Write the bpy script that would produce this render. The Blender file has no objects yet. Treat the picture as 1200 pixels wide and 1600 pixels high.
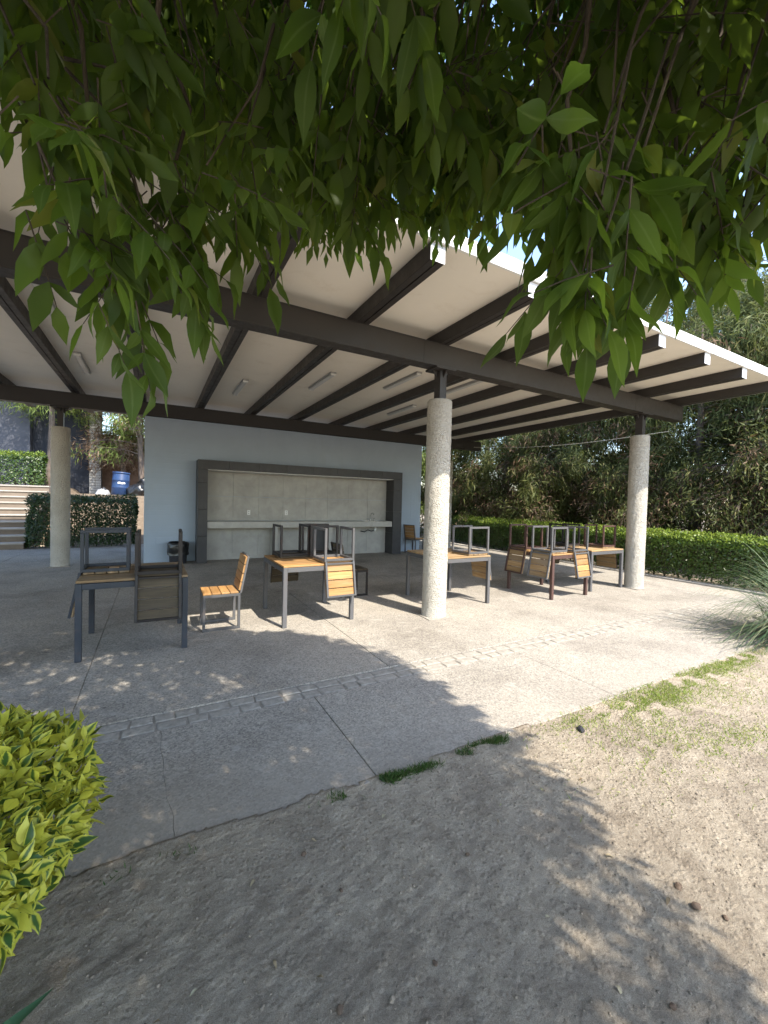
import bpy, bmesh, math, random
import numpy as np
from mathutils import Vector, Matrix

random.seed(7)
RNG = np.random.default_rng(7)
sc = bpy.context.scene
COL = sc.collection

# ------------------------------------------------------------------ camera
CAM_H = 1.55
YAW, PITCH, ROLL = math.radians(29.19), math.radians(-1.547), math.radians(1.474)
FPX = 640.6
cf = Vector((math.sin(YAW) * math.cos(PITCH), math.cos(YAW) * math.cos(PITCH), math.sin(PITCH)))
cr0 = Vector((math.cos(YAW), -math.sin(YAW), 0))
cu0 = cr0.cross(cf)
cr = math.cos(ROLL) * cr0 + math.sin(ROLL) * cu0
cu = -math.sin(ROLL) * cr0 + math.cos(ROLL) * cu0
cam_d = bpy.data.cameras.new('camera')
cam_d.sensor_fit = 'VERTICAL'
cam_d.sensor_height = 24.0
cam_d.lens = FPX / 1600 * 24.0
cam_d.clip_start = 0.02
cam_d.clip_end = 2000
cam = bpy.data.objects.new('camera', cam_d)
COL.objects.link(cam)
M = Matrix((cr, cu, -cf)).transposed().to_4x4()
M.translation = (0, 0, CAM_H)
cam.matrix_world = M
sc.camera = cam

# ------------------------------------------------------------------ sky, sun, exposure
SUN_EL = math.radians(51.5)
SUN_AZ = math.radians(164.5)          # clockwise from +Y
world = bpy.data.worlds.new('World')
sc.world = world
world.use_nodes = True
wn = world.node_tree
wn.nodes.clear()
w_out = wn.nodes.new('ShaderNodeOutputWorld')
w_bg = wn.nodes.new('ShaderNodeBackground')
w_sky = wn.nodes.new('ShaderNodeTexSky')
w_sky.sky_type = 'NISHITA'
w_sky.sun_disc = False
w_sky.sun_elevation = SUN_EL
w_sky.sun_rotation = SUN_AZ
w_sky.air_density = 1.2
w_sky.dust_density = 1.0
w_sky.ozone_density = 1.3
w_bg.inputs['Strength'].default_value = 0.15
wn.links.new(w_sky.outputs[0], w_bg.inputs['Color'])
wn.links.new(w_bg.outputs[0], w_out.inputs['Surface'])

sun_d = bpy.data.lights.new('sun', 'SUN')
sun_d.energy = 2.75
sun_d.angle = math.radians(0.53)
sun_d.color = (1.0, 0.92, 0.79)
sun = bpy.data.objects.new('sun', sun_d)
COL.objects.link(sun)
sun_dir = Vector((math.sin(SUN_AZ) * math.cos(SUN_EL), math.cos(SUN_AZ) * math.cos(SUN_EL), math.sin(SUN_EL)))
sun.rotation_euler = (-sun_dir).to_track_quat('-Z', 'Y').to_euler()
sun.location = sun_dir * 30

sc.view_settings.view_transform = 'Standard'
sc.view_settings.look = 'None'
sc.view_settings.gamma = 1.0
sc.view_settings.use_curve_mapping = False
sc.view_settings.exposure = 1.92
sc.cycles.max_bounces = 10
sc.cycles.diffuse_bounces = 6
sc.cycles.transmission_bounces = 6
sc.cycles.glossy_bounces = 3
sc.cycles.caustics_reflective = False
sc.cycles.caustics_refractive = False
sc.cycles.sample_clamp_indirect = 6
sc.cycles.use_denoising = True
try:
    sc.cycles.denoiser = 'OPENIMAGEDENOISE'
    sc.cycles.denoising_input_passes = 'RGB_ALBEDO_NORMAL'
except Exception:
    pass

# ------------------------------------------------------------------ materials
MATS = {}


class NT:
    """small helper around a node tree"""
    def __init__(self, name):
        self.m = bpy.data.materials.new(name)
        self.m.use_nodes = True
        self.t = self.m.node_tree
        self.t.nodes.clear()
        self.out = self.n('ShaderNodeOutputMaterial')

    def n(self, typ, **kw):
        nd = self.t.nodes.new(typ)
        for k, v in kw.items():
            if hasattr(nd, k):
                setattr(nd, k, v)
            else:
                nd.inputs[k.replace('_', ' ')].default_value = v
        return nd

    def l(self, a, b):
        self.t.links.new(a, b)

    def coord(self, kind):
        if kind == 'world':
            return self.n('ShaderNodeNewGeometry').outputs['Position']
        return self.n('ShaderNodeTexCoord').outputs['Object']

    def mapped(self, co, scale):
        mp = self.n('ShaderNodeMapping')
        mp.inputs['Scale'].default_value = scale if isinstance(scale, (tuple, list)) else (scale,) * 3
        self.l(co, mp.inputs['Vector'])
        return mp.outputs[0]

    def noise(self, co, scale, detail=4, rough=0.55, dist=0.0):
        nd = self.n('ShaderNodeTexNoise')
        nd.inputs['Scale'].default_value = scale
        nd.inputs['Detail'].default_value = detail
        nd.inputs['Roughness'].default_value = rough
        nd.inputs['Distortion'].default_value = dist
        self.l(co, nd.inputs['Vector'])
        return nd.outputs['Fac']

    def voro(self, co, scale, feature='F1', out='Distance'):
        nd = self.n('ShaderNodeTexVoronoi')
        nd.feature = feature
        nd.inputs['Scale'].default_value = scale
        self.l(co, nd.inputs['Vector'])
        return nd.outputs[out]

    def ramp(self, fac, stops):
        nd = self.n('ShaderNodeValToRGB')
        els = nd.color_ramp.elements
        while len(els) < len(stops):
            els.new(0.5)
        for e, (p, c) in zip(els, stops):
            e.position = p
            e.color = (*c, 1) if len(c) == 3 else c
        self.l(fac, nd.inputs['Fac'])
        return nd.outputs['Color']

    def rampv(self, fac, a, b, lo=0.0, hi=1.0):
        nd = self.n('ShaderNodeMapRange')
        nd.inputs['From Min'].default_value = a
        nd.inputs['From Max'].default_value = b
        nd.inputs['To Min'].default_value = lo
        nd.inputs['To Max'].default_value = hi
        self.l(fac, nd.inputs['Value'])
        return nd.outputs[0]

    def mix(self, fac, a, b, blend='MIX'):
        nd = self.n('ShaderNodeMix')
        nd.data_type = 'RGBA'
        nd.blend_type = blend
        for sock, v in ((nd.inputs[0], fac), (nd.inputs[6], a), (nd.inputs[7], b)):
            if isinstance(v, bpy.types.NodeSocket):
                self.l(v, sock)
            elif isinstance(v, (int, float)):
                sock.default_value = v
            else:
                sock.default_value = (*v, 1)
        return nd.outputs[2]

    def math(self, op, a, b=0.0):
        nd = self.n('ShaderNodeMath')
        nd.operation = op
        for i, v in enumerate((a, b)):
            if isinstance(v, bpy.types.NodeSocket):
                self.l(v, nd.inputs[i])
            else:
                nd.inputs[i].default_value = v
        return nd.outputs[0]

    def bump(self, h, strength=0.3, dist=0.01, normal=None):
        nd = self.n('ShaderNodeBump')
        nd.inputs['Strength'].default_value = strength
        nd.inputs['Distance'].default_value = dist
        self.l(h, nd.inputs['Height'])
        if normal is not None:
            self.l(normal, nd.inputs['Normal'])
        return nd.outputs[0]

    def finish(self, color, rough=0.8, normal=None, metallic=0.0, spec=0.4):
        p = self.n('ShaderNodeBsdfPrincipled')
        for sock, v in ((p.inputs['Base Color'], color), (p.inputs['Roughness'], rough), (p.inputs['Metallic'], metallic)):
            if isinstance(v, bpy.types.NodeSocket):
                self.l(v, sock)
            elif isinstance(v, (int, float)):
                sock.default_value = v
            else:
                sock.default_value = (*v, 1)
        p.inputs['Specular IOR Level'].default_value = spec
        if normal is not None:
            self.l(normal, p.inputs['Normal'])
        self.l(p.outputs[0], self.out.inputs['Surface'])
        return self.m


def mat_concrete_floor():
    t = NT('paving_concrete')
    co = t.coord('world')
    speck = t.voro(co, 95, out='Color')
    sp = t.n('ShaderNodeSeparateColor')
    t.l(speck, sp.inputs[0])
    big = t.noise(co, 0.9, 6, 0.65)
    mid = t.noise(co, 5.5, 6, 0.7, 0.6)
    col = t.ramp(sp.outputs[0], [(0.0, (0.115, 0.105, 0.094)), (0.25, (0.235, 0.216, 0.19)), (0.6, (0.315, 0.287, 0.25)), (1.0, (0.46, 0.42, 0.36))])
    soft = t.mix(0.35, col, (0.305, 0.278, 0.242))
    stain = t.ramp(big, [(0.28, (0.66, 0.65, 0.64)), (0.5, (0.98, 0.98, 0.98)), (0.72, (1.16, 1.14, 1.10))])
    c2 = t.mix(1.0, soft, stain, 'MULTIPLY')
    worn = t.rampv(mid, 0.56, 0.70)
    c3 = t.mix(t.math('MULTIPLY', worn, 0.6), c2, (0.42, 0.39, 0.345))
    pits = t.rampv(t.noise(co, 2.2, 8, 0.75), 0.58, 0.72)
    c3 = t.mix(t.math('MULTIPLY', pits, 0.5), c3, (0.20, 0.183, 0.16))
    # soil washed over the slabs along the planting edge (y about 1.95)
    sx = t.n('ShaderNodeSeparateXYZ')
    t.l(co, sx.inputs[0])
    edge = t.rampv(t.math('ADD', sx.outputs['Y'], t.math('MULTIPLY', t.noise(co, 3.0, 6, 0.7), -0.75)), 1.55, 2.35, 1.0, 0.0)
    leftness = t.rampv(sx.outputs['X'], 0.2, 2.2, 0.85, 0.25)
    c4 = t.mix(t.math('MULTIPLY', edge, leftness), c3, (0.31, 0.27, 0.22))
    h = t.math('ADD', t.math('MULTIPLY', sp.outputs[1], 0.5), t.math('MULTIPLY', t.noise(co, 40, 5, 0.7), 1.0))
    nrm = t.bump(h, 0.55, 0.006)
    return t.finish(c4, 0.88, nrm, spec=0.25)


def mat_dirt():
    t = NT('dry_soil')
    co = t.coord('world')
    big = t.noise(co, 1.5, 8, 0.7, 0.6)
    mid = t.noise(co, 9, 7, 0.72, 0.5)
    fine = t.noise(co, 95, 6, 0.8)
    col = t.ramp(mid, [(0.28, (0.31, 0.26, 0.20)), (0.5, (0.48, 0.41, 0.32)), (0.72, (0.60, 0.525, 0.42))])
    tint = t.ramp(big, [(0.28, (0.62, 0.59, 0.57)), (0.5, (0.95, 0.94, 0.93)), (0.72, (1.16, 1.13, 1.08))])
    c = t.mix(1.0, col, tint, 'MULTIPLY')
    c = t.mix(t.math('MULTIPLY', t.rampv(fine, 0.55, 0.75), 0.5), c, (0.64, 0.55, 0.43))
    c = t.mix(t.math('MULTIPLY', t.rampv(fine, 0.44, 0.28), 0.7), c, (0.12, 0.095, 0.072))
    peb = t.voro(co, 38)
    grit = t.noise(co, 320, 3, 0.7)
    h = t.math('ADD', t.math('MULTIPLY', mid, 0.7), t.math('ADD', t.math('MULTIPLY', fine, 0.9), t.math('MULTIPLY', grit, 0.35)))
    c = t.mix(t.math('MULTIPLY', t.rampv(grit, 0.52, 0.36), 0.5), c, (0.13, 0.105, 0.08))
    c = t.mix(t.math('MULTIPLY', t.rampv(grit, 0.56, 0.70), 0.5), c, (0.68, 0.59, 0.47))
    h = t.math('ADD', h, t.math('MULTIPLY', t.rampv(peb, 0.10, 0.45, 1.0, 0.0), 0.5))
    n = t.bump(h, 1.0, 0.022)
    return t.finish(c, 0.95, n, spec=0.15)


def mat_metal(name, base, rust=0.3, rough=0.5, rustcol=(0.10, 0.045, 0.028)):
    t = NT(name)
    co = t.coord('object')
    a = t.noise(co, 9, 6, 0.7, 0.4)
    oi = t.n('ShaderNodeObjectInfo')
    var = t.rampv(oi.outputs['Random'], 0, 1, 0.85, 1.15)
    vm = t.n('ShaderNodeHueSaturation')
    vm.inputs['Color'].default_value = (*base, 1)
    t.l(var, vm.inputs['Value'])
    c = t.mix(t.math('MULTIPLY', t.rampv(a, 0.56, 0.72), rust), vm.outputs[0], rustcol)
    n = t.bump(t.noise(co, 60, 4, 0.6), 0.15, 0.003)
    return t.finish(c, t.rampv(a, 0.3, 0.7, rough - 0.1, rough + 0.18), n, metallic=0.0, spec=0.32)


def mat_wood(name, light, dark, axis, grey=0.2):
    """planks with grain along one object axis"""
    t = NT(name)
    tc = t.n('ShaderNodeTexCoord')
    oi = t.n('ShaderNodeObjectInfo')
    add = t.n('ShaderNodeVectorMath')
    add.operation = 'ADD'
    t.l(tc.outputs['Object'], add.inputs[0])
    sc3 = t.n('ShaderNodeVectorMath')
    sc3.operation = 'SCALE'
    sc3.inputs[0].default_value = (7.1, 5.3, 3.7)
    t.l(oi.outputs['Random'], sc3.inputs['Scale'])
    t.l(sc3.outputs[0], add.inputs[1])
    s = [42, 42, 42]
    s[axis] = 2.2
    v = t.mapped(add.outputs[0], tuple(s))
    g = t.noise(v, 1.0, 6, 0.65, 0.8)
    s2 = [7, 7, 7]
    s2[axis] = 1.2
    blotch = t.noise(t.mapped(add.outputs[0], tuple(s2)), 1.0, 4, 0.6)
    c = t.ramp(g, [(0.28, dark), (0.5, tuple((a + b) / 2 for a, b in zip(light, dark))), (0.68, light)])
    hv = t.n('ShaderNodeHueSaturation')
    t.l(c, hv.inputs['Color'])
    t.l(t.rampv(oi.outputs['Random'], 0, 1, 0.72, 1.2), hv.inputs['Value'])
    c = t.mix(t.math('MULTIPLY', t.rampv(blotch, 0.45, 0.7), grey), hv.outputs[0], (0.26, 0.225, 0.18))
    n = t.bump(g, 0.25, 0.003)
    return t.finish(c, 0.62, n, spec=0.35)


def mat_plaster(name, base, var=0.12, scale=3.0, bump=0.2, bscale=60, dirt=(0.3, 0.27, 0.23), dirtamt=0.15, rough=0.85, coord='world', lines=0):
    t = NT(name)
    co = t.coord(coord)
    a = t.noise(co, scale, 7, 0.65, 0.3)
    lo = tuple(c * (1 - var) for c in base)
    hi = tuple(min(1, c * (1 + var)) for c in base)
    c = t.ramp(a, [(0.3, lo), (0.7, hi)])
    d = t.rampv(t.noise(t.mapped(co, (2.5, 2.5, 0.5)), 1.0, 7, 0.7, 0.6), 0.55, 0.75)
    c = t.mix(t.math('MULTIPLY', d, dirtamt), c, dirt)
    h = t.noise(co, bscale, 4, 0.6)
    if lines:
        wv = t.n('ShaderNodeTexWave')
        wv.bands_direction = 'Z'
        wv.inputs['Scale'].default_value = lines
        wv.inputs['Distortion'].default_value = 0.6
        t.l(co, wv.inputs['Vector'])
        h = t.math('ADD', t.math('MULTIPLY', h, 0.6), t.math('MULTIPLY', t.rampv(wv.outputs['Fac'], 0.0, 0.18), 0.8))
    n = t.bump(h, bump, 0.004)
    return t.finish(c, rough, n, spec=0.3)


def mat_column():
    t = NT('rough_render')
    co = t.coord('world')
    a = t.noise(co, 45, 5, 0.7, 0.2)
    pit = t.rampv(t.voro(co, 55), 0.10, 0.5)
    big = t.noise(co, 2.5, 6, 0.6)
    c = t.ramp(big, [(0.3, (0.44, 0.41, 0.36)), (0.7, (0.56, 0.53, 0.47))])
    c = t.mix(t.math('MULTIPLY', t.rampv(a, 0.42, 0.30), 0.75), c, (0.24, 0.20, 0.155))
    crack = t.voro(t.mapped(co, (4, 4, 3.2)), 1.0, 'DISTANCE_TO_EDGE')
    mask = t.rampv(t.noise(co, 1.7, 3, 0.5), 0.52, 0.6)
    c = t.mix(t.math('MULTIPLY', t.rampv(crack, 0.0, 0.008, 0.5, 0.0), mask), c, (0.16, 0.12, 0.085))
    h = t.math('ADD', t.math('MULTIPLY', pit, 0.6), a)
    return t.finish(c, 0.92, t.bump(h, 1.0, 0.022), spec=0.2)


def mat_leaf(name, stops, trans=(0.10, 0.22, 0.02), tfac=0.35, rough=0.45, spec=0.4, edge=None, per_object=False, veins=False):
    """leaf: colour varies leaf by leaf, light also passes through the blade"""
    t = NT(name)
    g = t.n('ShaderNodeNewGeometry')
    if per_object:
        rnd = t.n('ShaderNodeObjectInfo').outputs['Random']
    else:
        rnd = g.outputs['Random Per Island']
    c = t.ramp(rnd, stops)
    if edge is not None:
        at = t.n('ShaderNodeAttribute')
        at.attribute_name = 'rim'
        e = t.math('ADD', at.outputs['Fac'], t.math('MULTIPLY', t.math('SUBTRACT', rnd, 0.22), 1.3))
        c = t.mix(t.rampv(e, 0.35, 0.65), c, edge)
    if veins:
        at = t.n('ShaderNodeAttribute')
        at.attribute_name = 'rim'
        c = t.mix(t.rampv(at.outputs['Fac'], 0.0, 0.16, 0.5, 0.0), c, (0.16, 0.22, 0.07))
    p = t.n('ShaderNodeBsdfPrincipled')
    t.l(c, p.inputs['Base Color'])
    p.inputs['Roughness'].default_value = rough
    p.inputs['Specular IOR Level'].default_value = spec
    tr = t.n('ShaderNodeBsdfTranslucent')
    tc = t.mix(0.6, c, trans)
    t.l(tc, tr.inputs['Color'])
    mx = t.n('ShaderNodeMixShader')
    mx.inputs[0].default_value = tfac
    t.l(p.outputs[0], mx.inputs[1])
    t.l(tr.outputs[0], mx.inputs[2])
    t.l(mx.outputs[0], t.out.inputs['Surface'])
    return t.m


def mat_bark(name, a, b):
    t = NT(name)
    co = t.coord('object')
    n = t.noise(t.mapped(co, (14, 14, 4)), 1.0, 6, 0.7, 0.5)
    c = t.ramp(n, [(0.3, a), (0.7, b)])
    return t.finish(c, 0.92, t.bump(n, 0.7, 0.02), spec=0.15)


def mat_simple(name, base, rough=0.6, var=0.1, scale=20, bump=0.1, metallic=0.0, spec=0.4):
    t = NT(name)
    co = t.coord('object')
    a = t.noise(co, scale, 4, 0.6)
    c = t.ramp(a, [(0.3, tuple(x * (1 - var) for x in base)), (0.7, tuple(min(1, x * (1 + var)) for x in base))])
    return t.finish(c, rough, t.bump(a, bump, 0.004), metallic=metallic, spec=spec)


MT = {
    'floor': mat_concrete_floor(),
    'dirt': mat_dirt(),
    'joint': mat_plaster('joint_mortar', (0.13, 0.117, 0.10), 0.25, 30, dirtamt=0.0),
    'mortar': mat_plaster('sett_mortar', (0.245, 0.222, 0.19), 0.25, 30, 0.6, 90, (0.13, 0.115, 0.10), 0.3),
    'sett': mat_plaster('sett_concrete', (0.30, 0.275, 0.24), 0.3, 22, 0.8, 90, (0.20, 0.18, 0.155), 0.45),
    'ceil': mat_plaster('ceiling_paint', (0.87, 0.82, 0.735), 0.03, 1.2, 0.12, 25, (0.58, 0.50, 0.39), 0.28, 0.8),
    'fascia': mat_plaster('white_roof_edge', (0.80, 0.80, 0.79), 0.04, 4, 0.1, 40, (0.5, 0.48, 0.45), 0.15, 0.7),
    'steel': mat_metal('charcoal_steel', (0.038, 0.034, 0.032), 0.25, 0.45, (0.075, 0.05, 0.038)),
    'endplate': mat_simple('pale_end_plate', (0.62, 0.63, 0.66), 0.5, 0.06, 12),
    'column': mat_column(),
    'bluewall': mat_plaster('blue_grey_paint', (0.335, 0.40, 0.485), 0.05, 1.3, 0.22, 90, (0.28, 0.31, 0.33), 0.2, 0.8, lines=2.6),
    'darktile': mat_plaster('charcoal_tile', (0.045, 0.045, 0.048), 0.2, 5, 0.08, 60, (0.10, 0.095, 0.09), 0.25, 0.45),
    'nichetile': mat_plaster('concrete_tile', (0.36, 0.35, 0.325), 0.17, 3.2, 0.1, 60, (0.44, 0.43, 0.40), 0.35, 0.65),
    'counter': mat_plaster('counter_concrete', (0.38, 0.37, 0.345), 0.12, 6, 0.1, 70, (0.2, 0.19, 0.18), 0.2, 0.55),
    'white': mat_simple('white_plastic', (0.72, 0.72, 0.70), 0.45, 0.04),
    'lampdiff': mat_simple('lamp_diffuser', (0.60, 0.60, 0.59), 0.3, 0.04),
    'lampbody': mat_simple('lamp_body', (0.36, 0.36, 0.355), 0.4, 0.08),
    'chrome': mat_simple('chrome', (0.55, 0.56, 0.57), 0.22, 0.05, metallic=1.0),
    'blackbag': mat_simple('black_plastic_bag', (0.012, 0.012, 0.013), 0.28, 0.2, 9, 0.5, spec=0.6),
    'whitebag': mat_simple('white_plastic_bag', (0.30, 0.31, 0.33), 0.35, 0.1, 9, 0.5),
    'blueplastic': mat_simple('blue_plastic', (0.022, 0.05, 0.13), 0.4, 0.15, 8),
    'm_dark': mat_metal('dark_frame_paint', (0.020, 0.017, 0.017), 0.45, 0.42),
    'm_grey': mat_metal('grey_frame_paint', (0.095, 0.094, 0.098), 0.4, 0.4),
    'm_slate': mat_metal('slate_frame_paint', (0.035, 0.041, 0.052), 0.3, 0.42),
    'm_rust': mat_metal('rusty_frame_paint', (0.075, 0.042, 0.036), 0.6, 0.5, (0.13, 0.05, 0.03)),
    'w_honey': mat_wood('honey_wood', (0.47, 0.27, 0.10), (0.27, 0.13, 0.045), 0, 0.25),
    'w_faded': mat_wood('faded_wood', (0.40, 0.275, 0.14), (0.23, 0.135, 0.06), 0, 0.55),
    'w_old': mat_wood('weathered_wood', (0.27, 0.185, 0.095), (0.12, 0.075, 0.04), 0, 0.6),
    'w_dark': mat_wood('dark_wood', (0.085, 0.062, 0.032), (0.028, 0.02, 0.012), 0, 0.06),
    'leaf_ash': mat_leaf('ash_leaf', [(0.0, (0.04, 0.075, 0.012)), (0.5, (0.066, 0.112, 0.018)), (0.93, (0.10, 0.15, 0.03)), (1.0, (0.17, 0.17, 0.03))], (0.21, 0.31, 0.025), 0.5, 0.5, 0.28),
    'leaf_ash1': mat_leaf('ash_leaf_single', [(0.0, (0.04, 0.078, 0.012)), (0.5, (0.066, 0.115, 0.018)), (0.93, (0.10, 0.155, 0.03)), (1.0, (0.17, 0.17, 0.03))], (0.21, 0.31, 0.025), 0.5, 0.5, 0.28, per_object=True, veins=True),
    'leaf_var': mat_leaf('variegated_leaf', [(0.0, (0.03, 0.085, 0.022)), (0.5, (0.07, 0.15, 0.03)), (1.0, (0.27, 0.33, 0.04))], (0.35, 0.38, 0.03), 0.3, 0.4, 0.45, edge=(0.56, 0.55, 0.07)),
    'leaf_var1': mat_leaf('variegated_leaf_single', [(0.0, (0.03, 0.085, 0.022)), (0.5, (0.07, 0.15, 0.03)), (1.0, (0.27, 0.33, 0.04))], (0.35, 0.38, 0.03), 0.3, 0.4, 0.45, edge=(0.56, 0.55, 0.07), per_object=True),
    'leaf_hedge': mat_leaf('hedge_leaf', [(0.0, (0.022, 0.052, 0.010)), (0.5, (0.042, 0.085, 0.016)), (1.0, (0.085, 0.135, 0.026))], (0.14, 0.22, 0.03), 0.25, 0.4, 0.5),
    'leaf_shoot': mat_leaf('young_hedge_leaf', [(0.0, (0.12, 0.20, 0.025)), (0.5, (0.20, 0.28, 0.04)), (1.0, (0.30, 0.36, 0.07))], (0.30, 0.38, 0.05), 0.35, 0.45, 0.4),
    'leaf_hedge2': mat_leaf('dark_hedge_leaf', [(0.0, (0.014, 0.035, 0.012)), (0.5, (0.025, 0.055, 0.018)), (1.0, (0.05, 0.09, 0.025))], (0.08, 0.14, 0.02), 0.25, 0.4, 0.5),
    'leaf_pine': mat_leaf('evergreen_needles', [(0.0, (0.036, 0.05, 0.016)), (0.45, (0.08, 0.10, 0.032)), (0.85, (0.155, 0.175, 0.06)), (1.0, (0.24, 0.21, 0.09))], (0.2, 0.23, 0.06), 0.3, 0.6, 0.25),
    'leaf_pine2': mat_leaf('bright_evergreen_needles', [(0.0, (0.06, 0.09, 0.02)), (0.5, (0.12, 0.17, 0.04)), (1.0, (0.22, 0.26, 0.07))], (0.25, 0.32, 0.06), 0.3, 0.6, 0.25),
    'leaf_dry': mat_leaf('dry_brown_needles', [(0.0, (0.08, 0.05, 0.032)), (0.5, (0.15, 0.095, 0.06)), (1.0, (0.26, 0.19, 0.13))], (0.22, 0.13, 0.06), 0.2, 0.7, 0.2),
    'grass': mat_leaf('lawn_grass', [(0.0, (0.13, 0.19, 0.03)), (0.5, (0.23, 0.29, 0.055)), (0.8, (0.33, 0.36, 0.10)), (1.0, (0.36, 0.31, 0.14))], (0.22, 0.34, 0.04), 0.35, 0.5, 0.3),
    'weed': mat_leaf('weed_grass', [(0.0, (0.03, 0.07, 0.015)), (0.7, (0.06, 0.12, 0.025)), (1.0, (0.16, 0.15, 0.07))], (0.12, 0.2, 0.03), 0.3, 0.5, 0.3),
    'fountain': mat_leaf('fountain_grass', [(0.0, (0.05, 0.10, 0.05)), (0.5, (0.11, 0.17, 0.09)), (0.85, (0.20, 0.25, 0.14)), (1.0, (0.36, 0.33, 0.20))], (0.2, 0.28, 0.1), 0.3, 0.45, 0.4),
    'agave': mat_leaf('blue_green_blade', [(0.0, (0.05, 0.12, 0.06)), (1.0, (0.07, 0.15, 0.08))], (0.06, 0.15, 0.05), 0.15, 0.4, 0.4, per_object=True),
    'dryleaf': mat_leaf('dry_leaf', [(0.0, (0.20, 0.15, 0.09)), (0.5, (0.33, 0.27, 0.17)), (1.0, (0.42, 0.38, 0.26))], (0.3, 0.22, 0.1), 0.15, 0.7, 0.2, per_object=True),
    'bark': mat_bark('bark_brown', (0.035, 0.028, 0.022), (0.12, 0.095, 0.075)),
    'bark2': mat_bark('bark_pale', (0.07, 0.055, 0.045), (0.22, 0.175, 0.145)),
    'seed': mat_simple('dry_seed', (0.05, 0.028, 0.018), 0.9, 0.4, 60, 0.4),
    'stone': mat_plaster('pebble_stone', (0.21, 0.175, 0.135), 0.35, 12, 0.3, 80, dirtamt=0.0),
    'clod': mat_plaster('soil_clod', (0.10, 0.07, 0.05), 0.4, 30, 0.6, 80, dirtamt=0.0),
    'stair': mat_plaster('stair_concrete', (0.19, 0.155, 0.125), 0.15, 4, 0.3, 60, (0.2, 0.17, 0.14), 0.35),
    'bldg': mat_plaster('slate_blue_paint', (0.085, 0.09, 0.11), 0.12, 2, 0.2, 40, (0.14, 0.14, 0.15), 0.2),
    'bldg2': mat_plaster('charcoal_paint', (0.026, 0.029, 0.038), 0.15, 2, 0.2, 40, (0.06, 0.06, 0.065), 0.2),
    'brickw': mat_plaster('whitewashed_brick', (0.42, 0.40, 0.37), 0.15, 9, 0.3, 50, (0.25, 0.2, 0.17), 0.3),
    'brickb': mat_plaster('brown_brick', (0.19, 0.115, 0.075), 0.25, 7, 0.3, 50, (0.1, 0.07, 0.05), 0.3),
    'earth': mat_plaster('bank_earth', (0.15, 0.115, 0.082), 0.3, 5, 0.6, 40, (0.14, 0.1, 0.07), 0.4, 0.95),
    'kerb': mat_plaster('kerb_concrete', (0.36, 0.33, 0.295), 0.12, 5, 0.3, 70, (0.25, 0.22, 0.19), 0.25),
    'cable': mat_simple('pale_cable', (0.55, 0.54, 0.46), 0.5, 0.05),
    'rubbish': mat_simple('dark_rubbish', (0.03, 0.03, 0.035), 0.5, 0.3),
}


# ------------------------------------------------------------------ object helpers
def tag(o, label=None, cat=None, group=None, kind=None):
    if label:
        o['label'] = label
    if cat:
        o['category'] = cat
    if group:
        o['group'] = group
    if kind:
        o['kind'] = kind
    return o


def empty(name, loc=(0, 0, 0), rz=0.0, parent=None):
    o = bpy.data.objects.new(name, None)
    o.empty_display_size = 0.1
    COL.objects.link(o)
    o.location = loc
    o.rotation_euler = (0, 0, rz)
    if parent:
        o.parent = parent
    return o


def link(name, me, parent=None, loc=None, rot=None):
    o = bpy.data.objects.new(name, me)
    COL.objects.link(o)
    if parent:
        o.parent = parent
    if loc is not None:
        o.location = loc
    if rot is not None:
        o.rotation_euler = rot
    return o


def np_mesh(name, V, F, mat, smooth=False, rim=None):
    """V (n,3) array, F (m,k) array with k = 3 or 4"""
    V = np.asarray(V, dtype=np.float32)
    F = np.asarray(F, dtype=np.int32)
    me = bpy.data.meshes.new(name)
    k = F.shape[1]
    me.vertices.add(len(V))
    me.vertices.foreach_set('co', V.ravel())
    me.loops.add(F.size)
    me.loops.foreach_set('vertex_index', F.ravel())
    me.polygons.add(len(F))
    me.polygons.foreach_set('loop_start', np.arange(0, F.size, k, dtype=np.int32))
    me.polygons.foreach_set('loop_total', np.full(len(F), k, dtype=np.int32))
    if smooth:
        me.polygons.foreach_set('use_smooth', np.ones(len(F), dtype=bool))
    me.update(calc_edges=True)
    if rim is not None:
        a = me.attributes.new('rim', 'FLOAT', 'POINT')
        a.data.foreach_set('value', np.asarray(rim, dtype=np.float32))
    me.materials.append(mat)
    return me


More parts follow.
